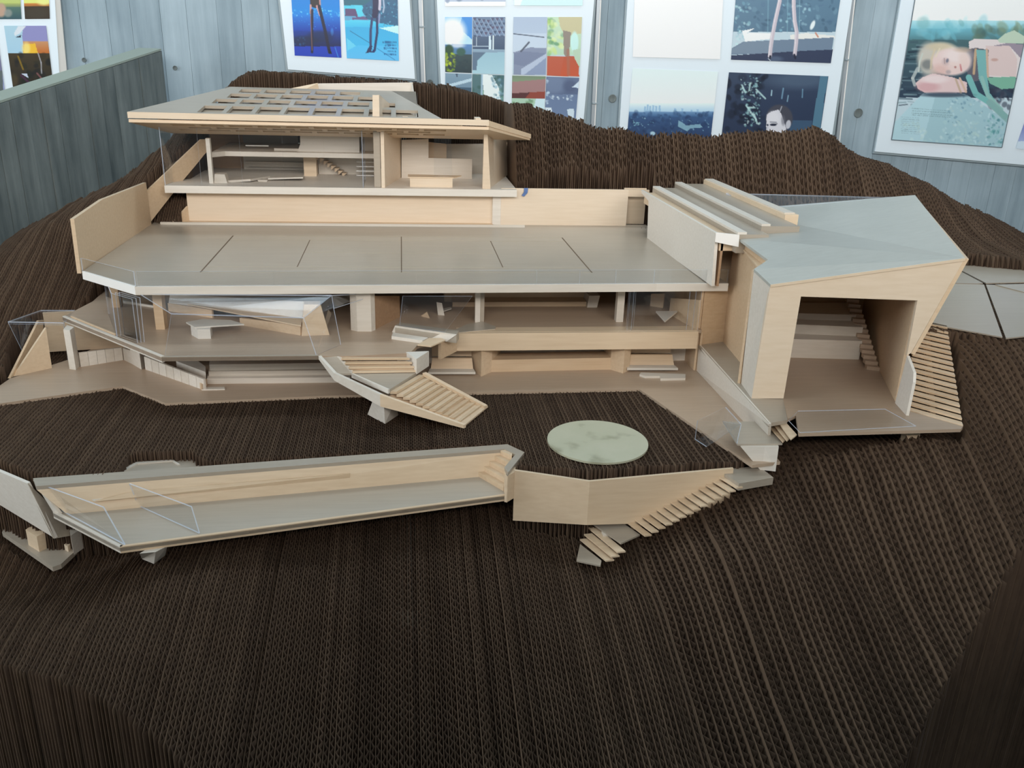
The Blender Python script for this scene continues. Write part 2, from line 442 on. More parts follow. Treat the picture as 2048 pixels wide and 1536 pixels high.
for i, x0 in enumerate(xs):
    idx = np.where(VALID[i])[0]
    if len(idx) < 3: continue
    a, b_ = idx[0], idx[-1]+1
    y = ys[a:b_]; h = H[i, a:b_]; lo = LOW[i, a:b_]; n = len(y)
    # liner: a thin upright strip; knots (4 per station)
    hl = h+0.0004*np.sin(y*140+i)
    LT_ = LT*(1.5 if PITCHES[i] > .005 else 1.0)
    L = np.empty((n, 4, 3))
    L[:, 0] = np.stack([np.full(n, x0), y, lo], 1); L[:, 1] = np.stack([np.full(n, x0), y, hl], 1)
    L[:, 2] = np.stack([np.full(n, x0+LT_), y, hl], 1); L[:, 3] = np.stack([np.full(n, x0+LT_), y, lo], 1)
    # flute: zigzag between this liner and the next
    ph = i % 2 if RNG.random() < 0.7 else (i+1) % 2
    jit = (RNG.random()-0.5)*0.0
    zig = ((np.arange(n)+a+ph) % 2).astype(float)
    fx = x0+LT_+0.0002+zig*(PITCHES[i]-LT_-FT-0.0006)
    hf = h-0.0006
    Fv = np.empty((n, 4, 3))
    Fv[:, 0] = np.stack([fx, y, lo], 1); Fv[:, 1] = np.stack([fx, y, hf], 1)
    Fv[:, 2] = np.stack([fx+FT, y+0.0003, hf], 1); Fv[:, 3] = np.stack([fx+FT, y+0.0003, lo], 1)
    V = np.concatenate([L.reshape(-1, 3), Fv.reshape(-1, 3)])-T0
    k = np.arange(n-1)[:, None]*4
    q = np.concatenate([k+np.array([[0, 1, 5, 4]]), k+np.array([[1, 2, 6, 5]]), k+np.array([[2, 3, 7, 6]])])
    caps = np.array([[0, 3, 2, 1], [4*(n-1)+0, 4*(n-1)+1, 4*(n-1)+2, 4*(n-1)+3]])
    faces = np.concatenate([q, caps, q+4*n, caps+4*n])
    nl = len(q)+2
    mi = np.zeros(len(faces), np.int32); mi[nl:] = 1
    if i in keep: sheet_mesh('cardboard_sheet', V, faces, mi)
    else: rest.append((V, faces, mi))
off_ = np.cumsum([0]+[len(v) for v, _, _ in rest])[:-1]
ro_ = sheet_mesh('outer_cardboard_sheets', np.concatenate([v for v, _, _ in rest]), np.concatenate([f_+o_ for (_, f_, _), o_ in zip(rest, off_)]), np.concatenate([m_ for _, _, m_ in rest]))
ro_['kind'] = 'stuff'
# the low stand under the hill
st = [(-.6,-.27),(-.31,-.55),(-.16,-.67),(-.06,-.77),(.27,-.78),(.38,-.69),(.6,-.5),(.88,-.27),(1.18,.0),(1.18,.28),(.66,.23),(.25,.27),(.0,.45),(-.25,.46),(-.38,.3),(-.6,.16)]
stand = slab('plinth', st, BASEZ, FZ, plain('painted_plinth', lin(120, 116, 108), 0.7))
tag(stand, 'low painted plinth under the cardboard hill', 'plinth')
# ================================================================== the house model
ZD, Z1, Z2, ZT, ZP = 0.0, -0.062, -0.120, -0.1222, -0.150   # court, office floor, terrace, cardboard terrace, pool floor

# ------------------------------------------------------------------ tennis court deck
deck = thing('court_deck', 'long wooden roof deck with scored tennis court lines and clear rails', 'model deck', (0, 0, -0.0092))
DK = [(-.388,-.111),(-.306,-.1835),(.412,-.169),(.412,.232),(-.3855,.232)]
slab('deck_board', DK, 0, -.0092, GREY, deck)
fb = [((-.3885,-.1112),(-.3062,-.1868)), ((-.3062,-.1868),(.318,-.1745)), ((.318,-.1745),(.4125,-.1722))]
for (p, q), m_ in zip(fb, (WHITE, PALE, PALE)):
    wall('fascia_board', p, q, -.0096, .0003, .0028, m_, deck)
cl, sl, dw_, sg = 11.885/48, 6.4/48, 5.485/48, 4.115/48
for xx, hw, ww in ((-cl, dw_, .0016), (-sl, sg, .0011), (0, dw_, .0013), (sl, sg, .0011), (cl, dw_, .0016)):
    rbox('court_line', (xx-ww/2, -hw, 0), (xx+ww/2, hw, .0003), GROOVE, deck)
for yy in (-dw_, -sg, sg, dw_):
    rbox('side_line', (-cl, yy-.0003, 0), (cl, yy+.0003, .0002), FAINT, deck)
rbox('side_line', (-sl, -.0003, 0), (sl, .0003, .0002), FAINT, deck)
# left parapet
pf, pb = A(-.3895,-.1115,0), A(-.3855,.196,0)
board('parapet', [PL(162,547,pf,pb), PL(148,438,pf,pb), PL(205,399,pf,pb), PL(292,365,pf,pb), PL(303,449,pf,pb)], .0045, WOOD, deck)
# right parapet
pf, pb = A(.384,-.18,0), A(.384,.2,0)
board('parapet', [PL(1282,380,pf,pb), PL(1283,386,pf,pb), PL(1297,402,pf,pb), PL(1294,478,pf,pb), PL(1423,572,pf,pb), PL(1431,466,pf,pb)], .004, PALE, deck)
slab('curb', [(-.372,.199),(.20,.196),(.20,.2005),(-.372,.2035)], .0035, 0, PALE, deck)
# acrylic rail
zr = .0175
rail = [(-.3875,-.1095), (-.3058,-.1828)]
pane('rail_pane', [A(*rail[0], 0), A(*rail[1], 0), A(*rail[1], zr), A(*rail[0], zr*.95)], .0012, deck)
xb = [-.304, -.15, .018, .1655, .2195, .2655, .315, .387]
for a_, b_ in zip(xb[:-1], xb[1:]):
    ya, yb = -.1826+(a_+.306)*.02, -.1826+(b_+.306)*.02
    pane('rail_pane', [A(a_+.0003, ya, .0002), A(b_-.0003, yb, .0002), A(b_-.0003, yb, zr), A(a_+.0003, ya, zr)], .0012, deck)
pane('rail_pane', [A(.389,-.169,.0002), A(.4115,-.1685,.0002), A(.4115,-.1685,zr), A(.389,-.169,zr)], .0012, deck)

# ------------------------------------------------------------------ retaining wall behind the court
rw = thing('retaining_wall', 'cream wooden wall behind the court under the pavilion floor', 'model wall', (0, .23, 0))
rbox('wall_board', (-.335, .227, 0), (.149, .2315, .0475), WARM, rw)
rbox('ledge', (-.345, .2035, 0), (.15, .227, .0012), WOOD, rw)
rbox('pilaster', (.149, .2195, 0), (.1625, .2315, .0478), PALE, rw)
rbox('wall_board', (.1625, .2185, 0), (.3745, .2225, .0597), WARM, rw)
rbox('door_recess', (.372, .2365, 0), (.41, .2395, .06), WARM, rw)
rbox('lintel', (.3745, .2185, .0485), (.41, .2225, .0597), WARM, rw)
plate('return_wall', [A(-.3575,.2015,.0012), A(-.337,.2275,.0012), A(-.337,.2275,.024)], (.003, 0, 0), WOOD, rw)
# blue strip hooked over the wall
tp = thing('blue_strip', 'small bent strip of blue tape on top of the cream wall', 'tape', (.172,.2185,.055))
plate('upper_fold', [Y(1048,376,.2175), Y(1056,376,.2175), Y(1055,385,.2175), Y(1048,384,.2175)], (0,-.0012,0), SLATE, tp)
plate('lower_fold', [Y(1048,384,.2163), Y(1055,385,.2163), Y(1048,393,.2163), Y(1043,391,.2163)], (0,-.0012,0), SLATE, tp)

# ------------------------------------------------------------------ upper pavilion
pav = thing('upper_pavilion', 'glazed upper pavilion with a folded coffered roof above the court', 'model building', (-.1,.3,.048))
ZF = .059
slab('floor_slab', [(-.3615,.2055),(.1865,.2055),(.1865,.45),(-.33,.45)], ZF, .0478, PALE, pav)
# left raking garden wall
p0, p1 = Y(294,383,.203), Y(418,372,.302)
board('raking_wall', [PL(294,382,p0,p1), PL(402,279,p0,p1), PL(417,278,p0,p1), PL(417,300,p0,p1), PL(408,310,p0,p1), PL(392,330,p0,p1),
      PL(360,368,p0,p1), PL(345,388,p0,p1), PL(320,420,p0,p1), PL(300,446,p0,p1)], .003, WOOD, pav)
def fpost(u0, u1, vt, vb, y, d, mat, name='post', parent=None):
    a, b = Y(u0, vb, y), Y(u1, vb, y)
    t = Y((u0+u1)/2-2, vt, y)
    return rbox(name, (a[0], y, min(a[2], b[2])), (b[0], y+d, t[2]), mat, parent or pav)
fpost(419, 427, 277, 370, .235, .01, PALE, 'post')
# mezzanine
me_a, me_b = Y(432,303,.285), Y(748,307,.285); zm = (me_a[2]+me_b[2])/2
slab('mezzanine_floor', [(me_a[0]-.004,.262),(me_a[0]+.014,.285),(me_b[0],.285),(me_b[0],.44),(me_a[0]-.004,.44)], zm, zm-.0075, PALE, pav)
# interior back walls
yb = .425
a_, b_ = Y(425,330,yb), Y(752,330,yb)
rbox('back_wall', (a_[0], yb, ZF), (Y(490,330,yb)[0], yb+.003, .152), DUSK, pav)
rbox('back_wall', (Y(490,330,yb)[0], yb-.012, ZF), (b_[0], yb, zm-.0075), PALE, pav)
rbox('back_wall', (Y(490,330,yb)[0], yb, zm), (Y(596,280,yb)[0], yb+.003, .15), GREY, pav)
rbox('picture_rail', (Y(492,348,.40)[0], .40, .0655), (Y(612,348,.40)[0], .412, .0675+.006), PALE, pav)
# upper room block
ub = [Y(600,305,.30), Y(719,305,.30)]
plate('upper_room', [A(ub[0][0]-.004,.30,zm), A(ub[1][0],.30,zm), A(ub[1][0],.302,zm+.012), A(ub[1][0],.308,.1465), A(ub[0][0]+.001,.308,.1465), A(ub[0][0]+.001,.302,zm+.012)], (0,.09,0), PALE, pav)
rbox('partition', (Y(729,300,.33)[0], .33, zm), (Y(749,300,.33)[0], .335, .147), PALE, pav)
rbox('handrail', (Y(491,290,.33)[0], .33, zm+.004), (Y(537,290,.33)[0], .332, zm+.006), WHITE, pav)
rbox('handrail', (Y(548,298,.30)[0], .30, zm+.0005), (Y(597,298,.30)[0], .303, zm+.0045), PALE, pav)
rbox('wall_shelf', (Y(452,277,.42)[0], .418, .128), (Y(471,277,.42)[0], .424, .1295), WHITE, pav)
# column under the mezzanine, stair, white strips coloured as light through slits
fpost(609, 634, 314, 363, .335, .03, WOOD, 'column')
ys_ = .36; sa, sb = Y(636,322,ys_), Y(694,362,ys_)
sw = rbox('stair_wall', (sa[0], ys_+.004, ZF), (Y(748,340,ys_)[0], ys_+.007, zm-.0075), PALE, pav)
nst = 8
stp = empty('open_stair', sb); stp.parent = pav; stp.location = Vector([float(c) for c in (sb-origin(pav))])
for k in range(nst):
    f = (k+.5)/nst; xx = sa[0]*f+sb[0]*(1-f); zz = ZF+(zm-.012-ZF)*(k+1)/nst
    plate('tread', [A(xx-.0045,ys_-.012,zz), A(xx+.004,ys_-.012,zz), A(xx-.0045,ys_-.012,zz-.007)], (0,.015,0), WOOD, stp)
for k, v in enumerate((323, 332, 341, 350)):
    p, q = Y(713,v,.34), Y(748,v+1,.34)
    rbox('slit_light', (p[0], .336, p[2]-.0012), (q[0], .344, p[2]+.0006), WHITE, pav)
rbox('sofa_table_edge', (0,0,0), (0.001,0.001,0.001), PALE, pav) if False else None
fpost(749, 762, 262, 374, .215, .012, GREY, 'pier')
# party wall running back
pwa, pwb = Y(763,374,.212), Y(802,372,.33)
plate('party_wall', [at(Y(763,374,.212),ZF), at(Y(770,374,.212),ZF), at(Y(804,373,.34),ZF), at(Y(797,373,.34),ZF)], (0,0,.147-ZF), WARM, pav)
# right room
yb = .345
def fwall(pts, y, th, mat, name):
    return plate(name, [Y(u, v, y) for u, v in pts], (0, th, 0), mat, pav)
fwall([(803,378),(803,280),(857,278),(857,316),(944,318),(944,373)], .33, .003, PALE, 'stepped_wall')
fwall([(855,330),(855,284),(893,288),(893,330)], .36, .003, WOOD, 'inner_wall')
fwall([(886,376),(886,288),(972,288),(972,374)], .40, .003, PALE, 'inner_wall')
fwall([(985,374),(992,280),(1019,286),(1018,372)], .40, .003, WOOD, 'inner_wall')
ct = [Y(820,374,.225), Y(905,374,.225)]
rbox('counter', (ct[0][0], .225, ZF), (ct[1][0], .25, ZF+.0145), WARM, pav)
slab('counter_top', [(ct[0][0]-.003,.2235),(ct[1][0]+.002,.2235),(ct[1][0]+.016,.25),(ct[0][0]-.003,.255)], ZF+.016, ZF+.0145, WOOD, pav)
fwl = plate('fin_wall', [at(Y(965,375,.215),ZF), at(Y(981,375,.215),ZF), at(Y(975,268,.215),.1465), at(Y(968,268,.215),.1465)], (0,.006,0), WARM, pav)
plate('fin_wall', [at(Y(980,375,.221),ZF), at(Y(1017,372,.40),ZF), at(Y(1010,285,.40),.143), at(Y(974,268,.221),.1465)], (-.003,0,0), WARM, pav)
# furniture under the mezzanine
plate('sofa', [Y(428,370,.24), Y(456,370,.24), Y(449,349,.24), Y(429,348,.24)], (0,.02,0), PALE, pav)
plate('bench_top', [Y(453,361,.25), Y(501,358,.25), Y(540,352,.30), Y(455,357,.28)], (0,0,-.0035), PALE, pav)
plate('low_table', [Y(536,356,.27), Y(606,354,.27), Y(608,350,.31), Y(556,350,.31)], (0,0,-.0025), PALE, pav)
plate('table_leg', [Y(515,360,.262), Y(535,360,.262), Y(531,371,.262), Y(520,371,.262)], (0,.012,0), PALE, pav)
# glass
gx = [(330,318), (404,395), (486,480), (570,563), (651,646), (728,722)]
yg = .2085
for (b0, t0), (b1, t1) in zip(gx[:-1], gx[1:]):
    zt0 = Y(t0, 246+(t0-318)*.0396, yg)[2]; zt1 = Y(t1, 246+(t1-318)*.0396, yg)[2]
    xa, xb_ = Y(b0,372,yg)[0], Y(b1,373,yg)[0]
    pane('glass_pane', [A(xa,yg,ZF), A(xb_-.0004,yg,ZF), A(xb_-.0004,yg,zt1), A(xa,yg,zt0)], .0011, pav)
g0, g1 = Y(330,371,yg), Y(386,368,.34)
pane('glass_pane', [at(g0,ZF), at(g1,ZF), at(g1,.148), at(g0,.152)], .0011, pav)
pane('glass_pane', [A(Y(722,373,yg)[0]+.003,yg+.001,ZF), A(Y(722,373,yg)[0]+.003,.30,ZF), A(Y(722,373,yg)[0]+.003,.30,.147), A(Y(722,373,yg)[0]+.003,yg+.001,.148)], .0011, pav)
pane('glass_pane', [Y(868,356,.24), Y(905,356,.24), Y(902,272,.24), Y(868,272,.24)], .0011, pav)
rbox('glass_clip', (Y(364,260,.33)[0], .328, Y(364,264,.33)[2]), (Y(374,260,.33)[0], .335, Y(364,257,.33)[2]), WHITE, pav)

# roof: a lower plate falling to the back and an upper plate rising to the back, joined at the front lip
def grid_plate(name, O, eu, ev, outline, holes, th, mat, parent):
    """plate in the frame O + u*eu + v*ev with rectangular openings (u0,u1,v0,v1 sheared by s); built cell by cell"""
    import bmesh
    n = np.cross(eu, ev); n = n/np.linalg.norm(n)*th
    V, Fc = [], []
    us = sorted(set([round(h[0], 5) for h in holes]+[round(h[1], 5) for h in holes]+[outline[0], outline[1]]))
    vs = sorted(set([round(h[2], 5) for h in holes]+[round(h[3], 5) for h in holes]+[outline[2], outline[3]]))
    sh = outline[4]          # shear: u shifts with v
    wl_ = outline[5]         # (left slope, right slope) of the outline in u per v
    open_ = {}
    for iu in range(len(us)-1):
        for iv in range(len(vs)-1):
            cu, cv = (us[iu]+us[iu+1])/2, (vs[iv]+vs[iv+1])/2
            open_[iu, iv] = any(h[0] < cu < h[1] and h[2] < cv < h[3] for h in holes)
    idx = {}
    def vert(iu, iv, t):
        k = (iu, iv, t)
        if k not in idx:
            u, v = us[iu], vs[iv]
            uu = u+sh*v
            if iu == 0: uu = u+wl_[0]*v
            if iu == len(us)-1: uu = u+wl_[1]*v
            V.append(O+eu*uu+ev*v+n*t); idx[k] = len(V)-1
        return idx[k]
    for (iu, iv), op in open_.items():
        if op: continue
        a, b, c, d = (iu, iv), (iu+1, iv), (iu+1, iv+1), (iu, iv+1)
        Fc.append([vert(*p, 1) for p in (a, b, c, d)]); Fc.append([vert(*p, 0) for p in (d, c, b, a)])
        for (p, q, nb) in ((a, b, (iu, iv-1)), (b, c, (iu+1, iv)), (c, d, (iu, iv+1)), (d, a, (iu-1, iv))):
            if open_.get(nb, True):
                Fc.append([vert(*p, 0), vert(*q, 0), vert(*q, 1), vert(*p, 1)])
    return obj(name, V, Fc, mat, parent)
yr = .165
RA, RB = Y(255,231,yr), Y(978,247,yr)
zfr = (RA[2]+RB[2])/2
O = A(RA[0], yr, zfr); eu = A(1, 0, 0)
Wr = RB[0]-RA[0]
# upper plate: four staggered rows of coffers
ridge = Y(462,180,.42)
ev = A(0, 1, (ridge[2]-zfr)/(.42-yr))
hs = []
for v0, v1, pxs, pv, nc in ((.008,.066,402,226,8), (.088,.128,428,210,8), (.142,.184,458,198,7), (.198,.232,480,188,6)):
    u0 = Y(pxs, pv, yr+(v0+v1)/2)[0]-RA[0]
    for k in range(nc):
        if u0+k*.0415+.034 < .43-.35*v0: hs.append((u0+k*.0415, u0+k*.0415+.034, v0, v1))
roof = empty('roof', (0,0,0)); roof.parent = pav; roof.location = Vector([float(c) for c in (A(-.1,.3,.15)-origin(pav))])
lsl = (ridge[0]-RA[0])/(.42-yr)
grid_plate('upper_roof_plate', O+A(0,.002,.0008), eu, ev, (.0, .455, .0, .255, .0, (lsl, -.30)), hs, .0045, GREY, roof)
# lower plate
EB = Y(1062,272,.275)
ev2 = A(0, 1, (EB[2]-.004-(zfr-.006))/(.275-yr))
hs2 = []
for r_, v0 in enumerate((.010, .034, .058)):
    for k in range(11):
        u0 = .055+k*.0415+(.018 if r_ % 2 else 0)
        if u0+.036 < Wr-.05: hs2.append((u0, u0+.034, v0, v0+.016))
grid_plate('lower_roof_plate', O+A(0,.002,-.0095), eu, ev2, (.0, Wr, .0, .108, .0, (.3, (EB[0]-RB[0])/.11)), hs2, .0045, WOOD, roof)
o2 = O+A(.04,.11,-.0095)+A(0,0,ev2[2]*.108)
grid_plate('lower_roof_plate', o2, eu, A(0,1,-.02), (.0, Wr-.04, .0, .16, .0, (.1, .0)), [], .0045, WOOD, roof)
# coffer bottoms seen through the openings
plate('roof_lining', [A(RA[0]+.04, yr+.006, zfr-.0035+ev2[2]*.006), A(RB[0]-.04, yr+.006, zfr-.0035+ev2[2]*.006), A(RB[0]-.04, yr+.09, zfr-.0035+ev2[2]*.09), A(RA[0]+.06, yr+.09, zfr-.0035+ev2[2]*.09)], (0,0,.0006), WOOD, roof)
plate('roof_lining', [A(RA[0]+.06, yr+.008, zfr-.0008+ev[2]*.006), A(RA[0]+.43, yr+.008, zfr-.0008+ev[2]*.006), A(RA[0]+.36, yr+.245, zfr-.0028+ev[2]*.245), A(RA[0]+.14, yr+.245, zfr-.0028+ev[2]*.245)], (0,0,-.0006), GREY, roof)
plate('front_lip', [A(RA[0], yr, zfr+.005), A(RB[0], yr, zfr+.005), A(RB[0], yr, zfr-.0035), A(RA[0], yr, zfr-.0035)], (0,.003,0), WARM, roof)
wall('side_lip', RB, (EB[0], .40), zfr-.004, zfr+.004, .003, WARM, roof) if False else None
plate('side_lip', [A(RB[0]-.001,yr,zfr+.0045), A(EB[0]+.0,.275,EB[2]+.003), A(EB[0],.275,EB[2]-.004), A(RB[0]-.001,yr,zfr-.004)], (-.003,.001,0), WOOD, roof)
# rear cream walls and chimney slab over the roof
plate('chimney', [Y(745,237,.175), Y(759,237,.175), Y(758,190,.175), Y(745,190,.175)], (.004,.03,-.004), WARM, roof)
p0, p1 = Y(745,237,.177), Y(780,222,.30)
board('chimney_side', [PL(759,237,p0,p1), PL(780,222,p0,p1), PL(779,207,p0,p1), PL(759,190,p0,p1)], .002, WARM, roof)
yk = .46
board('rear_wall', [Y(640,185,yk), Y(632,166,yk) if False else Y(634,167,yk), Y(826,165,yk), Y(822,200,yk), Y(760,195,yk)], .004, PALE, roof)
board('rear_wall', [Y(560,181,.42), Y(635,166,yk), Y(640,186,yk), Y(600,184,.43)], .003, WOOD, roof)
board('rear_slab', [Y(778,202,.44), Y(822,200,.455), Y(820,214,.40), Y(775,226,.30)], .003, GREY, roof)
board('rear_side_wall', [Y(776,226,.29), Y(820,208,.41), Y(820,237,.30), Y(762,237,.22)], .003, WARM, roof)
board('rear_side_wall', [Y(823,165,yk), Y(829,205,.42), Y(832,238,.36), Y(819,238,.36), Y(822,200,.452)], .003, PALE, roof)
rbox('roof_tab', (Y(805,240,.20)[0], .20, zfr), (Y(816,240,.20)[0], .205, Y(805,233,.20)[2]), WARM, roof)
rbox('roof_tab', (Y(951,238,.20)[0], .20, zfr), (Y(962,238,.20)[0], .23, Y(955,236.5,.20)[2]), WARM, roof)

# ------------------------------------------------------------------ office floor under the court
off = thing('office_floor', 'wooden office level with posts and clear bays under the court deck', 'model floor', (0,-.05,Z1-.006))
tip, c1, c2 = Z(125,634,Z1), Z(323,715,Z1), Z(637,712,Z1)
fl = [tip, c1, c2, Z(700,712,Z1), Z(820,706,Z1), Z(835,690,Z1), Z(885,680,Z1), A(.055,-.17,Z1), A(.385,-.17,Z1), A(.385,.2,Z1), A(-.386,.2,Z1), A(-.4125,.03,Z1), Z(185,603,Z1)]
slab('floor_board', [p[:2] for p in fl], Z1, Z1-.0045, FLOORW, off)
dch = (c1-tip)/np.linalg.norm(c1-tip)
def strip(name, p, q, w, z0, z1, mat, parent):
    return wall(name, p, q, z0, z1, w, mat, parent)
strip('edge_strip', tip, c1, .0035, Z1-.006, Z1+.0012, PALE, off)
strip('edge_strip', tip+dch*.01+A(.004,.004,0), tip+dch*.115+A(.004,.004,0), .002, Z1, Z1+.002, WOOD, off)
strip('edge_strip', c1, c2, .003, Z1-.0045, Z1+.0008, GREY, off)
# spandrel beam
rbox('spandrel', (.05,-.1795,Z1-.0222), (.3775,-.1745,Z1+.0006), WOOD, off)
board('spandrel_end', [Z(912,668,Z1), Z(885,680,Z1), up(Z(885,680,Z1),700), up(Z(912,668,Z1),697)], .004, WOOD, off) if False else None
wall('spandrel', Z(882,684,Z1), Z(914,668.5,Z1), Z1-.0222, Z1+.0006, .004, WOOD, off)
rbox('inner_kerb', (.068,-.1745,Z1), (.3775,-.155,Z1+.0008), WOOD, off)
plate('inner_kerb', [at(Z(905,664,Z1),Z1+.0015), at(Z(935,650,Z1),Z1+.0015), at(Z(965,645,Z1),Z1+.0015), at(Z(992,655,Z1),Z1+.0015), at(Z(990,660,Z1),Z1+.0015), at(Z(915,667,Z1),Z1+.0015)], (0,0,-.0014), GREY, off)
def gpost(u0, u1, v, z, zt, depth, mat, name='post', parent=off, u2=None):
    """post: front face between base pixels, of the given depth"""
    a, b = Z(u0, v, z), Z(u1, v, z)
    d = (b-a)[:2]; n = np.array([-d[1], d[0]]); n = n/np.linalg.norm(n)*depth
    return slab(name, [a[:2], b[:2], b[:2]+n, a[:2]+n], zt, z, mat, parent)
UD = -.0092
gpost(950, 960, 645, Z1, UD, .012, PALE, 'post')
gpost(960, 968, 644, Z1, UD, .012, GREY, 'post')
gpost(1232, 1246, 644, Z1, UD, .012, PALE, 'post')
gpost(312, 330, 659, Z1, UD, .014, WOOD, 'post')
gpost(222, 240, 615, Z1, UD, .014, WOOD, 'post')
# slanted partitions on the left
def zwall(p0, p1, z, t0, t1, th, mat, name, parent=off):
    a, b = Z(*p0, z), Z(*p1, z)
    A0, B0 = up(a, t0), up(b, t1)
    return board(name, [a, b, B0, A0], th, mat, parent)
zwall((337,622), (425,636), Z1, 606, 620, .003, WOOD, 'low_partition')
zwall((238,605), (310,616), Z1, 600, 612, .003, PALE, 'low_partition')
zwall((480,650), (601,671), Z1, 636, 651, .004, WOOD, 'low_partition')
slab('shelf_top', [Z(340,601,-.048)[:2], Z(602,651,-.048)[:2], Z(605,638,-.048)[:2], Z(345,594,-.048)[:2]], -.048, -.0495, WOOD, off)
board('sloped_wall', [Z(337,606,-.05), Z(606,640,-.05), Y(612,603,Z(606,640,-.05)[1]+.004), Y(340,588,Z(337,606,-.05)[1]+.01)], .004, PALE, off)
tb = [Z(603,672,Z1), Z(659,670,Z1)]
board('tapered_pier', [tb[0], tb[1], Y(641,609,tb[1][1]+.002), Y(608,609,tb[0][1]+.002)], .02, WOOD, off)
slab('office_pillar', [Z(702,660,Z1)[:2], Z(715,663,Z1)[:2], Z(743,663,Z1)[:2], Z(751,660,Z1)[:2], Z(751,645,Z1)[:2], Z(702,645,Z1)[:2]], UD, Z1, PALE, off)
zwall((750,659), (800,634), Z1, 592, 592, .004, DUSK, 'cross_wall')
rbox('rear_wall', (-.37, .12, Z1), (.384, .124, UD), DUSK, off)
# benches in the sunken office
bz = .05
for v0, v1, yy, zz in ((612, 620, .0, 0),):
    a, b = Z(905,613.5,Z1), Z(1172,612,Z1)
    s1 = box('bench_step', ((a[0]+b[0])/2, a[1]+.015, Z1), (b[0]-a[0], .03, .0065), WOOD, off)
    box('bench_step', ((a[0]+b[0])/2, a[1]+.04, Z1), (b[0]-a[0]+.02, .03, .021), WOOD, off)
e0, e1 = Z(1174,615,Z1), Z(1194,615,Z1)
plate('bench_end', [e0, e1, up(e1,593)+A(.004,.004,0), up(e0,593)+A(.003,.004,0)], (0,.03,0), PALE, off)
# objects behind the right-hand glass
plate('plan_table', [Z(1312,622,-.05), Z(1355,622,-.05), Z(1330,642,-.05)], (0,0,-.002), PALE, off)
zwall((1300,612), (1326,616), Z1, 588, 588, .004, WOOD, 'office_screen')
zwall((1338,628), (1392,660), Z1, 596, 600, .003, WOOD, 'office_screen')
# right pier beside the theatre
a, b, c = Z(1398,690,-.085), Z(1446,683.5,-.085), None
wall('side_pier', a, (.424,-.15), -.085, UD, .004, WOOD, off, side=1)
wall('side_pier', a+A(-.004,0,0), a+A(-.004,.2,0), -.12, UD, .003, WOOD, off, side=-1)
# glass of the right bay
xs_ = [Y(1254,662,-.172)[0], Y(1262,662,-.172)[0], Y(1372,662,-.172)[0], Y(1384,662,-.172)[0], Y(1395,662,-.172)[0]]
for k, (p, q) in enumerate(zip(xs_[:-1], xs_[1:])):
    pane('glass_pane', [A(p,-.172,Z1), A(q-.0003,-.172,Z1), A(q-.0003,-.172,UD), A(p,-.172,UD)], .0012, off)
pane('glass_pane', [A(xs_[0],-.166,Z1), A(xs_[1]+.004,-.166,Z1), A(xs_[1]+.004,-.166,UD), A(xs_[0],-.166,UD)], .0012, off)
# tapered glass by the reception steps
g = [Z(800,650,Z1+.012), Z(890,664,Z1+.012)]
pane('glass_pane', [g[0], g[1], PL(945,592,g[0],g[1]+A(0,.012,0)), PL(806,592,g[0],g[1]+A(0,.012,0))], .0012, off)
# faceted glass bay on the left
k0, k1 = Y(343,629,-.222), Y(607,637,-.222)
b0, b1 = Z(330,713,Z1), Z(632,711,Z1)
t0, t1 = Y(281,590,-.186), Y(663,592,-.186)
pane('bay_pane', [b0, b1, k1, k0], .0017, off)
pane('bay_pane', [k0, k1, t1, t0], .0017, off)
s0, s1 = Z(681,690,Z1), None
s1 = at(Y(667,618,s0[1]-.004), Y(667,618,s0[1]-.004)[2])
pane('bay_pane', [b1, s0, s1, t1, k1], .0012, off)
s2 = Y(690,612,-.12)
pane('bay_pane', [t1, s1, Y(742,594,-.15), Y(740,588,-.155)], .0012, off)
q0, q1 = Z(235,673,Z1), Z(276,686,Z1)
for off_k in range(3):
    dq = A(.0035,.003,0)*off_k
    pane('sliding_pane', [q0+dq, q1+dq*.6+A(.004,0,0)*off_k*.3, at(q1+dq, UD), at(q0+dq, UD)], .001, off)
q2 = Z(218,628,Z1)
pane('sliding_pane', [q2, q0, at(q0,UD), at(q2,UD)], .001, off)

# separate furniture on the office floor
tbl = thing('model_table', 'small cream table with a pointed top on the office floor behind the glass bay', 'model table', Z(400,672,Z1))
ztt = up(Z(397,677,Z1), 655)[2]
slab('table_top', [Z(372,644,ztt)[:2], Z(389,654,ztt)[:2], Z(488,648,ztt)[:2], Z(462,640,ztt)[:2], Z(405,638,ztt)[:2]], ztt, ztt-.0016, PALE, tbl)
slab('table_base', [Z(383,670,Z1)[:2], Z(397,678,Z1)[:2], Z(422,677.5,Z1)[:2], Z(425,668,Z1)[:2], Z(400,662,Z1)[:2]], ztt-.0016, Z1, PALE, tbl)
chr_ = thing('model_chair', 'tiny angular chair behind the tapered glass', 'model chair', Z(885,632,Z1))
c_a = Z(876,630,Z1)
plate('backrest', [c_a, Z(889,631,Z1), up(Z(884,631,Z1),607)+A(0,.002,0), up(c_a,605)+A(-.002,.002,0)], (0,.0015,0), PALE, chr_)
plate('seat', [at(Z(887,628,Z1),Z1+.004), at(Z(903,624,Z1),Z1+.005), at(Z(902,621,Z1),Z1+.005), at(Z(886,623,Z1),Z1+.004)], (0,0,-.001), PALE, chr_)
plate('seat', [Z(842,632,Z1), Z(860,637,Z1), up(Z(854,634,Z1),624)], (0,.003,0), WOOD, chr_)
rec = thing('reception_steps', 'cream stepped reception counter at the head of the terrace stair', 'model counter', Z(840,670,Z1))
za = up(Z(786,675,Z1), 650)[2]
dp = Z(905,678,Z1)
r0, r1 = Z(783,673,Z1), Z(852,683,Z1)
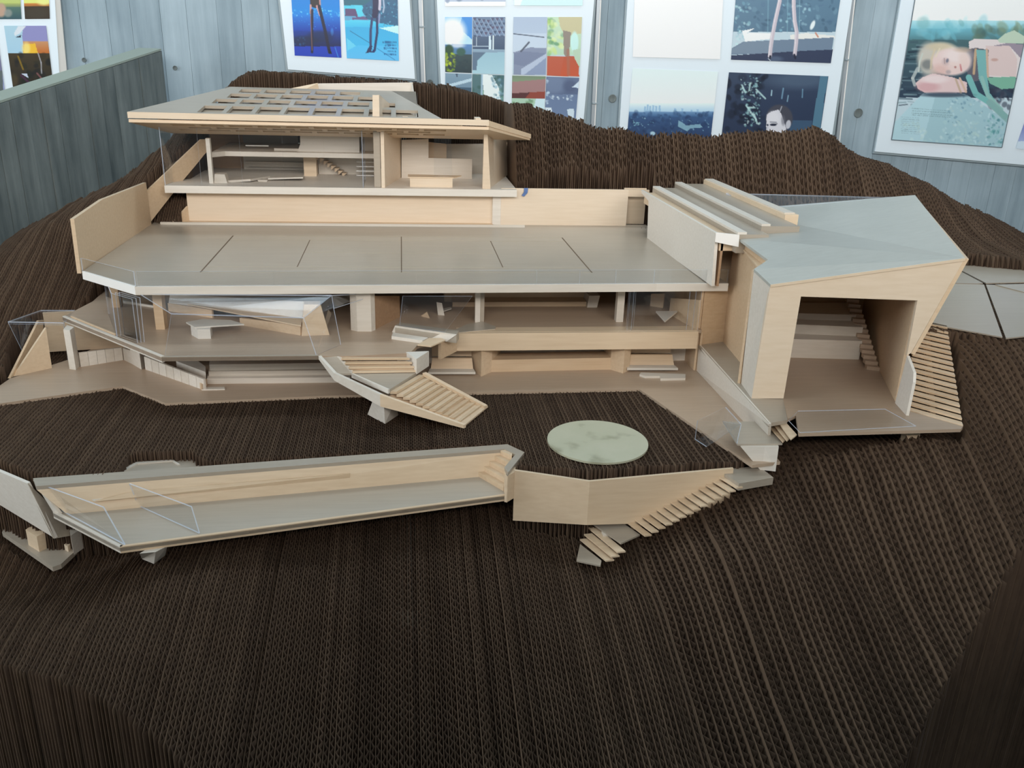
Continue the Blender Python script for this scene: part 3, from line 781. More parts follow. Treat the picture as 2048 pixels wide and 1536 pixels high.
plate('counter_front', [Z(785,668,Z1), Z(893,688,Z1), up(Z(893,688,Z1),673)+A(.0,.003,0), Z(925,665.5,Z1), up(Z(912,668,Z1),667), up(Z(789,664,Z1),650)], (0,.004,0), PALE, rec) if False else None
zc = Z1+.011
ct_f = [Z(790,651,zc), Z(913,669,zc)]
slab('counter_top', [ct_f[0][:2], ct_f[1][:2], Z(918,661,zc)[:2], Z(800,645,zc)[:2]], zc, Z1, GREY, rec)
board('counter_face', [ct_f[0]-A(0,.0008,0), ct_f[1]-A(0,.0008,0), Z(893,684,Z1)+A(0,-.0,0.0005), Z(784,666,Z1)+A(0,0,.001)], .001, PALE, rec)
slab('bench', [Z(783,672,Z1+.004)[:2], Z(845,681,Z1+.004)[:2], Z(856,675,Z1+.004)[:2], Z(786,665,Z1+.004)[:2]], Z1+.004, Z1, PALE, rec)
slab('desk', [Z(835,689,Z1+.004)[:2], Z(862,692,Z1+.004)[:2], Z(890,680,Z1+.004)[:2], Z(882,676,Z1+.004)[:2], Z(858,676,Z1+.004)[:2]], Z1+.004, Z1+.0025, WOOD, rec)
# ------------------------------------------------------------------ lower terrace
ter = thing('terrace_floor', 'pale wooden terrace floor with benches and pillars below the office level', 'model floor', (0,-.15,Z2-.003))
xy = [Z(u,v,Z2)[:2] for u, v in ((20,757),(-60,812),(0,807),(245,772),(330,806),(640,792),(930,785),(1278,778),(1505,930))]
slab('floor_board', xy+[(.386,-.44),(.386,.1),(-.36,.1),(-.425,-.09)], Z2, Z2-.0035, FLOORW, ter)
U1 = Z1-.0045
a, b = Z(28,753,Z2), Z(104,736,Z2)
board('raking_buttress', [a, b, PL(92,656,a,b)], .004, WOOD, ter)
a2, b2 = Z(20,757,Z2), Z(80,725,Z2)
board('raking_buttress', [a2, b2, PL(88,640,a2,b2), PL(78,641,a2,b2)], .003, WOOD, ter)
slab('pillar', [Z(139,738,Z2)[:2], Z(152,740,Z2)[:2], Z(160,732,Z2)[:2], Z(146,728,Z2)[:2]], up(Z(139,738,Z2),659)[2], Z2, PALE, ter)
a, b = Z(98,704,Z2), Z(262,694,Z2)
wall('rear_wall', a, b, Z2, U1, .003, WOOD, ter)
def scored(name, p0, p1, z, t0, t1, n, parent):
    """low wall faced with narrow upright boards"""
    a, b = Z(*p0, z), Z(*p1, z); A0, B0 = up(a, t0), up(b, t1)
    for k in range(n):
        f0, f1 = k/n, (k+1)/n-.006
        board(name, [a+(b-a)*f0, a+(b-a)*f1, A0+(B0-A0)*f1, A0+(B0-A0)*f0], .0028, PALE, parent)
scored('facing_board', (162,734), (247,720), Z2, 706, 695, 5, ter)
scored('facing_board', (248,720), (264,728), Z2, 696, 701, 1, ter)
slab('pillar', [Z(264,728,Z2)[:2], Z(283,739,Z2)[:2], Z(290,734,Z2)[:2], Z(272,722,Z2)[:2]], U1, Z2, PALE, ter)
scored('facing_board', (291,739), (410,781), Z2, 713, 759, 8, ter)
slab('wall_end', [Z(391,769,Z2)[:2], Z(404,781,Z2)[:2], Z(415,770,Z2)[:2]], Z2+.008, Z2, WOOD, ter)
slab('kerb', [Z(404,781,Z2)[:2], Z(450,780,Z2)[:2], Z(449,776,Z2)[:2], Z(408,776,Z2)[:2]], Z2+.0015, Z2, PALE, ter)
# long stepped seat below the glass bay
z = Z2
rows_ = [((412,768),(690,765),757,752), ((420,752),(690,750),744,738), ((412,741),(690,738),733,726)]
zs = [Z2, None]
b0_ = Z(415,768,Z2); b1_ = Z(700,765,Z2); h1 = up(b0_,757)[2]
c0_ = Z(418,752,h1); c1_ = Z(700,749,h1); h2 = up(c0_,743)[2]
d0_ = Z(420,741,h2); d1_ = Z(700,737,h2); h3 = up(d0_,729)[2]
for (p, q, zt) in ((b0_, b1_, h1), (c0_, c1_, h2), (d0_, d1_, h3)):
    slab('seat_step', [p[:2], q[:2], (q[0]+.01, -.12), (p[0]-.01, -.12)], zt, Z2, PALE, ter)
a = Z(352,727,Z2+.01)
slab('side_bench', [Z(352,722,-.105)[:2], Z(411,744,-.105)[:2], Z(411,733,-.105)[:2], Z(396,722,-.105)[:2]], -.105, Z2, PALE, ter)
# right half
slab('wedge_pillar', [Z(962,753,Z2)[:2], Z(983,744,Z2)[:2], Z(1000,728,Z2)[:2], Z(932,728,Z2)[:2]], U1, Z2, WOOD, ter)
slab('wedge_pillar', [Z(1220,739,Z2)[:2], Z(1246,747,Z2)[:2], Z(1258,741,Z2)[:2], Z(1262,722,Z2)[:2], Z(1205,722,Z2)[:2]], U1, Z2, WOOD, ter)
a, b = Z(982,744,Z2), Z(1221,739,Z2); zb = up(a,720)[2]
plate('long_bench', [a, b, at(b, zb), at(a, zb)], (0,.026,0), WOOD, ter)
wall('rear_wall', (a[0]-.12, a[1]+.036), (b[0]+.14, a[1]+.036), Z2, U1, .003, PALE, ter)
def ladder(u0, u1, v, nm):
    p, q = Z(u0, v, Z2+.004), Z(u1, v, Z2+.004)
    slab('step', [p[:2], q[:2], q[:2]+np.array([-.002,.014]), p[:2]+np.array([.003,.014])], Z2+.006, Z2+.003, PALE, ter)
    p2, q2 = p+A(.004,.012,.002), q+A(-.002,.012,.002)
    plate('leaning_board', [p2, q2, q2+A(-.001,.008,.0115), p2+A(.002,.008,.0115)], (0,.004,0), WOOD, ter)
    plate('leaning_board', [p2+A(.002,.016,.0115), q2+A(-.001,.016,.0115), q2+A(-.001,.018,.026), p2+A(.002,.018,.026)], (0,.003,0), WOOD, ter)
ladder(1254, 1356, 739, 'r'); ladder(856, 951, 747, 'l')
slab('low_step', [Z(1290,752,Z2+.003)[:2], Z(1320,752,Z2+.003)[:2], Z(1321,757,Z2+.003)[:2], Z(1371,756,Z2+.003)[:2], Z(1371,748,Z2+.003)[:2], Z(1282,745,Z2+.003)[:2], Z(1279,748,Z2+.003)[:2]], Z2+.003, Z2, PALE, ter)
# wall of the theatre ledge
lt0, lt1 = Z(1397,690,-.085), Z(1537,848,-.085)
lb0, lb1 = A(.386,-.165,Z2), A(.386,-.405,Z2)
board('ledge_wall', [lb0, lb1, lt1, lt0], .003, PALE, ter)
wall('ledge_wall', (.386,-.165), (.386,-.02), Z2, U1, .003, WOOD, ter, side=-1)

# clear canopy at the far left end
can = thing('clear_canopy', 'faceted clear acrylic canopy over the raking buttress at the left end', 'acrylic canopy', Z(60,720,Z2))
zc = Z1-.001
k0, k1, k2, k3 = Z(16,645,zc), Z(82,622,zc), Z(150,622,zc), Z(128,647,zc)
k4 = Z(20,651,zc)
pane('canopy_top', [k0, k3, k2, k1], .0014, can)
pane('canopy_side', [k0, k3, up(Z(140,734,Z2),650) if False else at(k3, zc-.002), at(k0, zc-.002)], .0012, can)
foot = Z(45,700,Z2+.025)
pane('canopy_side', [k0, Z(46,706,Z2+.02), Z(96,656,Z2+.035), Z(72,648,zc-.008)], .0012, can)
pane('canopy_side', [k3, at(Z(134,716,Z2),Z2), at(Z(127,654,zc-.004),Z2), Z(127,652,zc-.004)], .0012, can)

# ------------------------------------------------------------------ stair from the office to the terrace
sta = thing('terrace_stair', 'switchback stair with pale blue stringer dropping from office floor to cardboard terrace', 'model stair', Z(770,820,Z2))
ZL = -.0785
tl0, tr0 = Z(677,712,Z1), Z(815,712,Z1)
ll, lr, lf = Z(706,747,ZL), Z(833,745,ZL), Z(779,779,ZL)
for k in range(4):
    f0, f1 = k/4, (k+1)/4; zz = Z1-.0041*(k+.35)
    a0, a1 = tl0+(at(ll,0)-at(tl0,0))*0, None
    p0 = tl0[:2]+(ll[:2]-tl0[:2])*f0; p1 = tr0[:2]+(lr[:2]-tr0[:2])*f0
    q0_ = tl0[:2]+(ll[:2]-tl0[:2])*f1; q1_ = tr0[:2]+(lr[:2]-tr0[:2])*f1
    slab('tread', [p0, p1, q1_+np.array([0,-.001]), q0_+np.array([0,-.001])], zz, zz-.0022, WOOD, sta)
    plate('riser_end', [A(*p0, zz+.001), A(*q0_, zz+.001), A(*q0_, zz-.0045), A(*p0, zz-.0045)], (-.002,0,0), PALE, sta)
plate('under_board', [A(*tl0[:2],Z1-.006), A(*tr0[:2],Z1-.006), A(*lr[:2],ZL-.001), A(*ll[:2],ZL-.001)], (0,0,-.002), WOOD, sta)
slab('landing', [ll[:2], lr[:2], lf[:2]], ZL, ZL-.004, GREY, sta)
wall('landing_edge', ll, lf, ZL-.0045, ZL+.0006, .0022, PALE, sta, side=-1)
# lower flight
nl_ = 11
L0, L1_ = Z(780,783,ZL-.003), Z(921,846,Z2+.001)
R0, R1_ = Z(838,749,ZL-.003), Z(962,815,Z2+.001)
for k in range(nl_):
    f0, f1 = k/nl_, (k+1.05)/nl_
    zz = (ZL-.003)*(1-k/(nl_-1))+(Z2+.004)*k/(nl_-1)
    p0, p1 = L0+(L1_-L0)*f0, R0+(R1_-R0)*f0
    q0_, q1_ = L0+(L1_-L0)*f1, R0+(R1_-R0)*f1
    plate('tread', [at(p0,zz), at(p1,zz), at(q1_,zz), at(q0_,zz)], (0,0,-.0030), WOOD, sta)
fb0, fb1 = L1_, R1_
plate('flight_board', [L0+A(-.004,-.002,-.006), R0+A(.006,.002,-.006), Z(976,812,Z2-.0002), Z(927,852,Z2-.0002)], (0,0,-.0018), WOOD, sta)
# right hand kerb and left stringer
K0, K1 = Z(852,744,ZL), Z(975,810,Z2+.003)
plate('side_kerb', [K0, K1, K1+A(-.004,-.003,.0), K0+A(-.004,-.003,0)], (0,0,-.0035), WOOD, sta)
S0, S1, S2, S3 = Z(637,712,Z1+.001), Z(668,746,Z1-.010), Z(760,789,ZL-.004), Z(927,850,Z2+.005)
for p, q, h0, h1_ in ((S0, S1, .004, .009), (S1, S2, .009, .014), (S2, S3, .014, .004)):
    plate('stringer', [p, q, q-A(0,0,h1_), p-A(0,0,h0)], (.0028,.002,0), PALE if q is not S3 else WOOD, sta)
plate('sloped_panel', [Z(640,711,Z1), Z(677,712,Z1), ll, Z(677,747,ZL)], (0,0,-.002), GREY, sta)
bx0, bx1, bx2 = Z(812,704,Z1+.001), Z(833,718,Z1+.001), Z(858,702,Z1+.001)
slab('newel_box', [bx0[:2], bx1[:2], bx2[:2]], Z1+.001, ZL-.001, PALE, sta)
fz = Z2-.0025
ft = [Z(735,829,fz), Z(770,848,fz), Z(797,830,fz)]
ftop = [Z(746,800,-.098), Z(768,811,-.098), Z(790,803,-.098)]
V = ft+[Z(762,818,fz)]+ftop+[Z(770,796,-.098)]
obj('support_foot', V, [(0,1,5,4),(1,2,6,5),(2,3,7,6),(3,0,4,7),(4,5,6,7),(3,2,1,0)], PALE, sta)

# ------------------------------------------------------------------ theatre
ZH = -.085
the = thing('theatre_block', 'angular wooden theatre block with a large square opening and grey roof', 'model building', (.48,-.25,ZH-.004))
fl_ = [(1503,798),(1566,797),(1575,838),(1592,831),(1598,867),(1922,858),(1926,853),(1812,820)]
slab('floor_plate', [Z(u,v,ZH)[:2] for u, v in fl_]+[(.66,-.10),(.42,-.10),(.418,-.232)], ZH, ZH-.0035, FLOORW, the)
slab('ledge', [Z(u,v,ZH)[:2] for u, v in ((1397,690),(1447,683.5),(1484,726),(1482,767),(1503,797),(1566,797),(1575,840),(1537,847))], ZH+.0002, ZH-.004, GREY, the)
b_ = Z(1503,797,ZH); bo = Z(1790,805,ZH); TL = A(b_[0], b_[1]-.003, .0474)
fp = lambda u, v: PL(u, v, b_, bo, TL)
TR, BK = fp(1930,516), fp(1814,711)
fn = np.cross(bo-b_, TL-b_); fn = fn/np.linalg.norm(fn)
if fn[1] < 0: fn = -fn
plate('facade', [fp(1503,797), fp(1567,797), fp(1602,593), fp(1835,601), BK, fp(1822,706), TR, fp(1541,569)], fn*.0045, WARM, the)
P3 = X(1508,538,.385); P2 = X(1536,519.5,.41); P1 = X(1478,477,.41)
BL, BR, MID = Z(1520,415,.0655), Z(1830,390,.098), Z(1562,443,.064)
lip = A(0,0,-.003)
for nm, ps in (('roof_plane', [fp(1541,569), TR, MID, P1, P2, P3]), ('roof_plane', [TR, BR, BL, MID])):
    plate(nm, ps, lip, ROOFG, the)
plate('roof_edge', [fp(1541,569), TR, TR-A(0,0,.0028), fp(1541,569)-A(0,0,.0028)], (0,-.0012,0), WARM, the)
board('side_wall', [b_, Z(1482,767,ZH), P3-A(0,0,.001), fp(1541,569)-A(0,0,.001)], .004, PALE, the)
w0, w1 = Z(1446,684,ZH), A(.41,-.30,ZH)
board('side_wall', [w0, w1, A(.41,-.30,.054), A(.421,-.15,.06)], .004, WOOD, the)
board('side_wall', [A(.412,-.288,ZH), A(.388,-.306,ZH), A(.388,-.306,.049), A(.412,-.288,.053)], .003, WOOD, the)
# right wall
r0, r1 = bo, Z(1759,743,ZH)
rd = (r1-r0)/np.linalg.norm(r1-r0); rend = r0+rd*.30
wall('inner_wall', r0+A(.002,.004,0), rend, ZH, .066, .005, WOOD, the, z1b=.085, side=-1)
D1, D2 = Z(1790,806,ZH), Z(1812,831,ZH)
board('wing_wall', [D1, D2, PL(1826,765,D1,D2,BK), PL(1827,745,D1,D2,BK), BK], .003, PALE, the)
board('flank_wall', [fp(1822,707), fp(1930,516), BR-A(0,0,.004), A(.66,-.12,-.03), A(.60,-.27,-.05)], .004, WOOD, the)
wall('rear_wall', (.42,-.115), (.67,-.10), ZH, .06, .004, WOOD, the)
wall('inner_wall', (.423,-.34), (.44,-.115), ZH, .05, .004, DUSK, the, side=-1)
plate('ceiling_board', [A(.39,-.35,.043), A(.58,-.375,.066), A(.66,-.11,.066), A(.43,-.12,.05)], (0,0,.002), WOOD, the)
# seating tiers
q1_, q2_ = Z(1560,714,ZH), Z(1718,719,ZH); h1 = up(q2_,682)[2]
q3_, q4_ = Z(1560,665,h1), Z(1723,673,h1); h2 = up(q4_,654.5)[2]
q5_, q6_ = Z(1560,637,h2), Z(1721,642,h2); h3 = up(q6_,630)[2]
ybk = -.12
for p, q, zz in ((q1_, q2_, h1), (q3_, q4_, h2), (q5_, q6_, h3)):
    slab('seating_tier', [(p[0]-.02,p[1]+.001), q[:2], (q[0]+.012, ybk), (p[0], ybk)], zz, ZH, PALE, the)
i0, i1 = Z(1733,739,ZH), Z(1759,742,ZH)
nk = 15
isx = empty('aisle_stair'); isx.parent = the; isx.location = Vector([float(c) for c in (i0-origin(the))])
gd = A(.0016,.0086,0)
for k in range(nk):
    zz = ZH+.0042*(k+1)
    p, q = i0+gd*k, i1+gd*k
    slab('aisle_step', [p[:2], q[:2], q[:2]+gd[:2]*1.0, p[:2]+gd[:2]*1.0], zz, zz-.0045, FLOORW, isx)
gs = pane('glass_sheet', [Z(1596,823,ZH+.0012), Z(1770,819,ZH+.0012), Z(1832,853,ZH+.0012), Z(1600,866,ZH+.0012), Z(1577,842,ZH+.0012)], -.0009, the)
gs.data.materials[0] = acrylic('matt_clear_film', k=0.15)
gp0, gp1 = Z(1540,804,ZH), None
rbox('floor_prop', (Z(1838,866,ZH-.004)[0], -.425, -.11), (Z(1866,866,ZH-.004)[0], -.415, ZH-.0035), WOOD, the)
# corner landing with clear screens
zpl = -.1015
lan = thing('corner_landing', 'small grey landing box with clear screens at the theatre corner', 'model landing', Z(1520,930,-.13))
LP = [Z(1446,843,zpl), Z(1530,843,zpl), Z(1565,887,zpl), Z(1475,888,zpl)]
slab('landing_board', [p[:2] for p in LP], zpl, zpl-.0018, GREY, lan)
bz0 = [Z(1524,940,-.13), Z(1551,943,-.13)]
slab('landing_box', [(LP[3][0]+.002, LP[3][1]+.003), (Z(1530,888,zpl)[0], LP[3][1]+.003), bz0[0][:2], bz0[1][:2], (LP[2][0]-.003, LP[2][1]+.012), (.386,-.40)], zpl-.0018, -.13, PALE, lan) if False else None
zbt = zpl-.0019
V = [at(Z(1481,889,zpl),zbt), at(Z(1530,890,zpl),zbt), at(Z(1558,890,zpl),zbt), A(.39,-.405,zbt), A(.372,-.40,zbt), bz0[0]+A(-.002,.0,0), bz0[0], bz0[1], A(.39,-.405,-.13), A(.372,-.40,-.13)]
obj('landing_box', V, [(0,4,3,2,1), (0,1,6,5), (1,2,7,6), (2,3,8,7), (3,4,9,8), (4,0,5,9), (5,6,7,8,9)], PALE, lan)
pane('clear_screen', [Z(1391,878,Z2), Z(1414,893,Z2), PL(1452,814,Z(1391,878,Z2),Z(1414,893,Z2)+A(.03,.0,0)) if False else Z(1483,848,zpl+.008), Z(1452,814,zpl+.008), Z(1396,841,zpl+.006)], .0012, lan)
pane('clear_screen', [Z(1446,843,zpl), Z(1475,888,zpl), Z(1476,880,zpl+.004), Z(1483,850,zpl+.012)], .0012, lan)
for k in range(3):
    f = k/3
    p = [Z(1532+f*36,846+f*(-4),zpl+.004*(k+1)), Z(1544+f*36,843+f*(-4),zpl+.004*(k+1)), Z(1578+f*24,872+f*(-4),zpl+.004*(k+1)), Z(1566+f*24,884-f*8,zpl+.004*(k+1))]
    slab('step', [q[:2] for q in p], zpl+.004*(k+1), zpl+.004*(k+1)-.0012, WOOD, lan)

# stepped entrance roof
ent = thing('stepped_roof', 'low stepped roof of three long grey boards between court wall and theatre', 'model roof', (.45,0,.05))
for xa, xb_, zt, y0, y1, m_ in ((.390,.4075,.062,-.185,.175,WOOD), (.4065,.4465,.068,-.198,.188,GREY), (.4465,.4965,.0735,-.172,.20,GREY), (.4965,.515,.080,-.125,.205,WOOD)):
    rbox('roof_step', (xa, y0, .045), (xb_, y1, zt), m_, ent)
    if m_ is GREY: rbox('step_kerb', (xa, y0, zt), (xa+.0115, y1, zt+.0028), PALE, ent)
rbox('step_kerb', (.4985,-.118,.08), (.5125,.205,.0815), PALE, ent)
p = [Y(1432,465,-.19), Y(1479,470,-.2), Y(1477,494,-.2), Y(1430,484,-.19)]
board('end_card', p, .002, WHITE, ent)
wall('end_wall', (.392,-.185), (.392,-.02), 0, .0615, .003, DUSK, ent, side=-1)
wall('end_wall', (.392,-.12), (.42,-.12), 0, .06, .003, DUSK, ent)
# clear pane behind the theatre roof
cp = pane('clear_sheet', [Z(1452,386,.076), Z(1762,394,.086), Z(1832,392,.0975), Z(1518,416,.066)], .002)
tag(cp, 'clear acrylic sheet lying behind the theatre roof', 'acrylic sheet')

# ------------------------------------------------------------------ slatted steps to the drive
sls = thing('slatted_steps', 'flight of narrow wooden slats climbing beside the theatre to the drive', 'model stair', Z(1870,840,ZH))
nb = 18
Rb, Rt = Z(1926,852,ZH), Z(1895,657,-.0315)
Lb = Z(1813,820,ZH); dv = Lb-Rb
for k in range(nb):
    f = k/(nb-1)
    p = Rb+(Rt-Rb)*f; q = p+dv*(1-.35*f); zz = ZH+(Rt[2]-ZH)*f+.001
    st_ = (Rt-Rb)/(nb-1)*.9
    slab('slat', [q[:2], p[:2], (p+st_)[:2], (q+st_)[:2]], zz, zz-.0022, WOOD, sls)
plate('carriage', [Rb+dv*.55-A(0,0,.004), Rb+dv*.45-A(0,0,.004), Rt+dv*.35-A(0,0,.004), Rt+dv*.45-A(0,0,.004)], (0,0,-.012), WOOD, sls)

# ------------------------------------------------------------------ drive paving
zp = -.0305
drv = thing('drive_paving', 'grey driveway plates with open joints right of the theatre', 'model drive', (.8,-.1,zp-.002))
J = Z(1970,568,zp)
pv = [[(1845,565),(1955,567),(1966,566),(1905,534),(1860,520)], [(1908,533),(1985,525),(2130,545),(2130,562),(1972,566)],
      [(1972,569),(2048,572),(2130,660),(2052,672),(2012,676)], [(1838,566),(1968,569),(2005,674),(1890,653),(1820,640)], [(1990,569),(2130,566),(2130,605)]]
for k, poly in enumerate(pv):
    slab('paving_plate', [Z(u,v,zp+(.0012 if k == 4 else 0))[:2] for u, v in poly], zp+(.0012 if k == 4 else 0), zp-.0016, GREY, drv)

# ------------------------------------------------------------------ round lawn disc
dc = Z(1195,886.5,ZT); dc = A(.2068,-.378,ZT+.0005)
n_ = 64; R_ = .0548
V = [A(dc[0]+R_*math.cos(t)*.985, dc[1]+R_*math.sin(t)*1.0, dc[2]+.0018) for t in np.linspace(0, 2*math.pi, n_, endpoint=False)]
m, nt, b = nmat('smudged_disc')
tc = N(nt, 'ShaderNodeTexCoord'); nz = N(nt, 'ShaderNodeTexNoise'); nz.inputs['Scale'].default_value = 26; nz.inputs['Detail'].default_value = 3
nt.links.new(tc.outputs['Object'], nz.inputs[0])
r = ramp(nt, [(0.30, lin(150,146,120)), (0.45, lin(192,190,164)), (0.8, lin(200,196,172))]); nt.links.new(nz.outputs[0], r.inputs[0]); nt.links.new(r.outputs[0], b.inputs['Base Color'])
b.inputs['Roughness'].default_value = 0.35
disc = plate('round_disc', V, (0,0,-.0022), m)
tag(disc, 'flat round pale disc set into the cardboard terrace', 'disc')

# ------------------------------------------------------------------ planter wall and floating steps
pw = thing('planter_wall', 'faceted cream retaining wall below the round disc', 'model wall', Z(1170,1048,-.185))
a, b, c = up(A(.1100,-.4362,0),941), up(A(.1834,-.4535,0),963), up(A(.335,-.4440,0),937)
a0_, b0_, c0_ = up(a,1041), up(b,1050), at(c,-.186)
board('wall_panel', [a, b, b0_, a0_], .003, WOOD, pw)
board('wall_panel', [b, c, c0_, b0_], .003, WOOD, pw)
fs = thing('floating_steps', 'open flight of thin wooden treads descending in front of the planter wall', 'model stair', Z(1220,1090,-.19))
zt0, zt1 = -.1335, -.180
lt = [Z(1437,940,-.130), Z(1517,932,-.130), Z(1547,955,-.130), Z(1478,967,-.130)]
slab('upper_landing', [p[:2] for p in lt], -.130, -.138, GREY, fs)
ntr = 14
for k in range(ntr):
    f = k/(ntr-1); zz = zt0+(zt1-zt0)*f
    a_ = Z(1427-(1427-1231)*f, 947+(1027-947)*f, zz); b_t = Z(1473+(1290-1473)*f, 975+(1071-975)*f, zz)
    dt = A(.0072,.0012,0)
    slab('tread', [a_[:2], b_t[:2], (b_t+dt)[:2], (a_+dt)[:2]], zz, zz-.0016, WOOD, fs)
zz = -.184
slab('lower_landing', [Z(u,v,zz)[:2] for u, v in ((1180,1043),(1227,1033),(1280,1069),(1242,1086))], zz, zz-.0018, GREY, fs)
rbox('landing_prop', (Z(1205,1062,zz)[0], Z(1205,1062,zz)[1]-.004, -.2), (Z(1222,1062,zz)[0], Z(1205,1062,zz)[1]+.004, zz-.0018), PALE, fs)
for k, ((u0,v0),(u1,v1)) in enumerate((((1177,1055),(1235,1104)), ((1168,1068),(1223,1113)), ((1160,1078),(1212,1121)))):
    zz = -.188-.0035*k
    a_, b_t = Z(u0,v0,zz), Z(u1,v1,zz); dt = A(.0085,.001,0)
    slab('tread', [a_[:2], b_t[:2], (b_t+dt)[:2], (a_+dt)[:2]], zz, zz-.0016, WOOD, fs)
zz = -.198
slab('bottom_tread', [Z(u,v,zz)[:2] for u, v in ((1160,1088),(1203,1121),(1201,1131),(1153,1121))], zz, zz-.0016, GREY, fs)
cs0, cs1 = Z(1448,960,-.137), Z(1262,1050,-.184)
plate('carriage', [cs0, cs0+A(.004,0,0), cs1+A(.004,0,0), cs1], (0,0,-.006), DUSK, fs)

# ------------------------------------------------------------------ long pool terrace
pool = thing('pool_terrace', 'long low wooden pool terrace with clear end panes cantilevered at the front', 'model terrace', (-.1,-.45,-.156))
ro = [Z(66,956,-.122), Z(1015,888,-.122), Z(1049,904,-.122), Z(1016,945,-.122)]
ri = [Z(1009,934,-.122), Z(1031,908,-.122), Z(1009,898,-.122), Z(72,972,-.122)]
slab('coping', [p[:2] for p in ro+ri], -.1222, -.1262, GREY, pool)
fB0, fB1, fF1, fF0, fT = Z(182,1023,ZP), Z(960,952,ZP), Z(1012,992,ZP), Z(240,1096,ZP), Z(106,1026,ZP)
slab('pool_floor', [fT[:2], fF0[:2], fF1[:2], (fF1[0]+.018,fF1[1]+.03), (fB1[0]+.03, fB1[1]+.012), (fB0[0], fB0[1]+.012), (fT[0]+.003,fT[1]+.004)], ZP, ZP-.0035, GREY, pool)
wall('edge_strip', fT, fF0, ZP-.0055, ZP+.001, .003, PALE, pool)
wall('edge_strip', fF0, fF1, ZP-.0055, ZP+.001, .003, WOOD, pool)
bw0, bw1 = at(fB0+A(-.02,-.004,0), ZP), at(fB1+A(.028,.002,0), ZP)
pk0, pk1 = ri[3], ri[2]
board('back_panel', [bw0, bw1, at(pk1,-.126), at(pk0,-.126)], .004, WOOD, pool)
sh0, sh1 = bw0+A(.0,-.004,.010), Z(806,930,-.132)
plate('raking_shelf', [Z(150,990,-.138), Z(806,930,-.132), Z(790,938,-.1385), Z(190,1000,-.1385)], (0,0,-.0015), PALE, pool)
plate('shelf_front', [Z(190,1003,-.139), Z(700,956,-.139), Z(700,948,-.134), Z(270,982,-.134)], (0,.002,0), WOOD, pool)
# end steps
for k in range(5):
    f = k/5; zz = ZP+.0054*(k+1)
    u0, v0 = 960+f*50, 945-f*43; u1, v1 = 1009+f*6, 978-f*52
    a_, b_t = Z(955+k*11.5, 943-k*10.5, zz), Z(1007+k*4.2, 973-k*15.5, zz)
    slab('end_step', [a_[:2], b_t[:2], (min(fF1[0]+.022, .113), b_t[1]+.010), (min(a_[0]+.045, .108), a_[1]+.004)], zz, zz-.0054, WOOD, pool)
pc = [Z(1015,945,-.122), Z(1031,936,-.122)]
slab('end_post', [pc[0][:2], pc[1][:2], Z(1031,908,-.122)[:2], Z(1009,934,-.122)[:2]], -.126, ZP-.0055, WOOD, pool)
wall('end_wall', Z(1016,945,-.122), Z(1048,905,-.122), ZP-.0055, -.126, .003, WOOD, pool)
# clear panes
w0 = Z(78,970,-.123)
pane('clear_pane', [Z(88,972,-.124), Z(206,1015,-.128), fF0+A(.003,.003,.001), fT+A(.004,.004,.001)], .0013, pool)
pane('clear_pane', [Z(258,968,-.124), Z(382,1014,-.135), Z(398,1067,ZP+.001), Z(276,1012,ZP+.001)], .0013, pool)
pane('clear_pane', [Z(276,1012,ZP+.001), Z(398,1067,ZP+.001), Z(382,1014,-.135), Z(258,968,-.124)], .0013, pool) if False else None
plate('end_frame', [Z(66,960,-.1225), Z(76,972,-.1225), Z(119,1028,ZP), Z(106,1024,ZP)], (.002,.002,0), PALE, pool)
lg = [Z(279,1105,ZP-.0055), Z(312,1102,ZP-.0055), Z(334,1096,ZP-.0055)]
zf_ = -.178
V = [Z(284,1118,zf_), Z(308,1128,zf_), Z(330,1111,zf_), Z(300,1106,zf_), Z(279,1107,ZP-.0055), Z(311,1104,ZP-.0055), Z(335,1092,ZP-.0055), Z(303,1092,ZP-.0055)]
obj('support_foot', V, [(0,1,5,4),(1,2,6,5),(2,3,7,6),(3,0,4,7),(4,5,6,7),(3,2,1,0)], PALE, pool)

# little sunk tray behind the pool coping
tray = thing('sunk_tray', 'small angular wooden tray sunk into the cardboard terrace behind the pool', 'model tray', Z(330,920,-.135))
slab('tray_board', [Z(u,v,-.134)[:2] for u, v in ((215,952),(262,925),(372,910),(418,934),(415,945),(230,958))], -.134, -.137, GREY, tray)
slab('tray_rim', [Z(u,v,-.1325)[:2] for u, v in ((228,948),(272,924),(345,919),(360,928),(356,929),(344,921),(275,927),(234,950))], -.1325, -.134, PALE, tray)

# ------------------------------------------------------------------ guest wing below the left corner
gw = thing('guest_wing', 'small wooden guest wing with blocks on a ledge below the front left corner', 'model building', Z(60,1110,-.21))
a, b = Z(0,934,-.1245), Z(64,961,-.1245)
ex = a+(a-b)*1.5
a, b, ex = a+A(-.002,-.006,0), b+A(-.002,-.006,0), ex+A(-.002,-.006,0)
b_low = Y(110,1077,b[1]-.001); a_low = PL(0,1010,a,b,b_low)
board('retaining_panel', [ex, b, b_low, a_low+(a_low-b_low)*.8], .003, PALE, gw)
board('return_panel', [b+A(.001,0,0), Y(160,1068,b[1]+.02), b_low], .003, GREY, gw)
zg = -.2035
slab('ledge_board', [Z(u,v,zg)[:2] for u, v in ((4,1064),(105,1134),(122,1128),(168,1085),(120,1040),(30,1025))], zg, zg-.005, GREY, gw)
def blk(name, px4, zt, mat):
    slab(name, [Z(u,v,zg)[:2] for u, v in px4], zt, zg, mat, gw)
blk('room_block', ((37,1066),(56,1072),(62,1050),(40,1042)), -.184, PALE)
blk('room_block', ((57,1090),(79,1104),(108,1090),(88,1068)), up(Z(79,1104,zg),1073)[2], WOOD)
blk('low_block', ((121,1094),(137,1104),(142,1098),(128,1088)), up(Z(121,1094,zg),1083)[2], WARM)
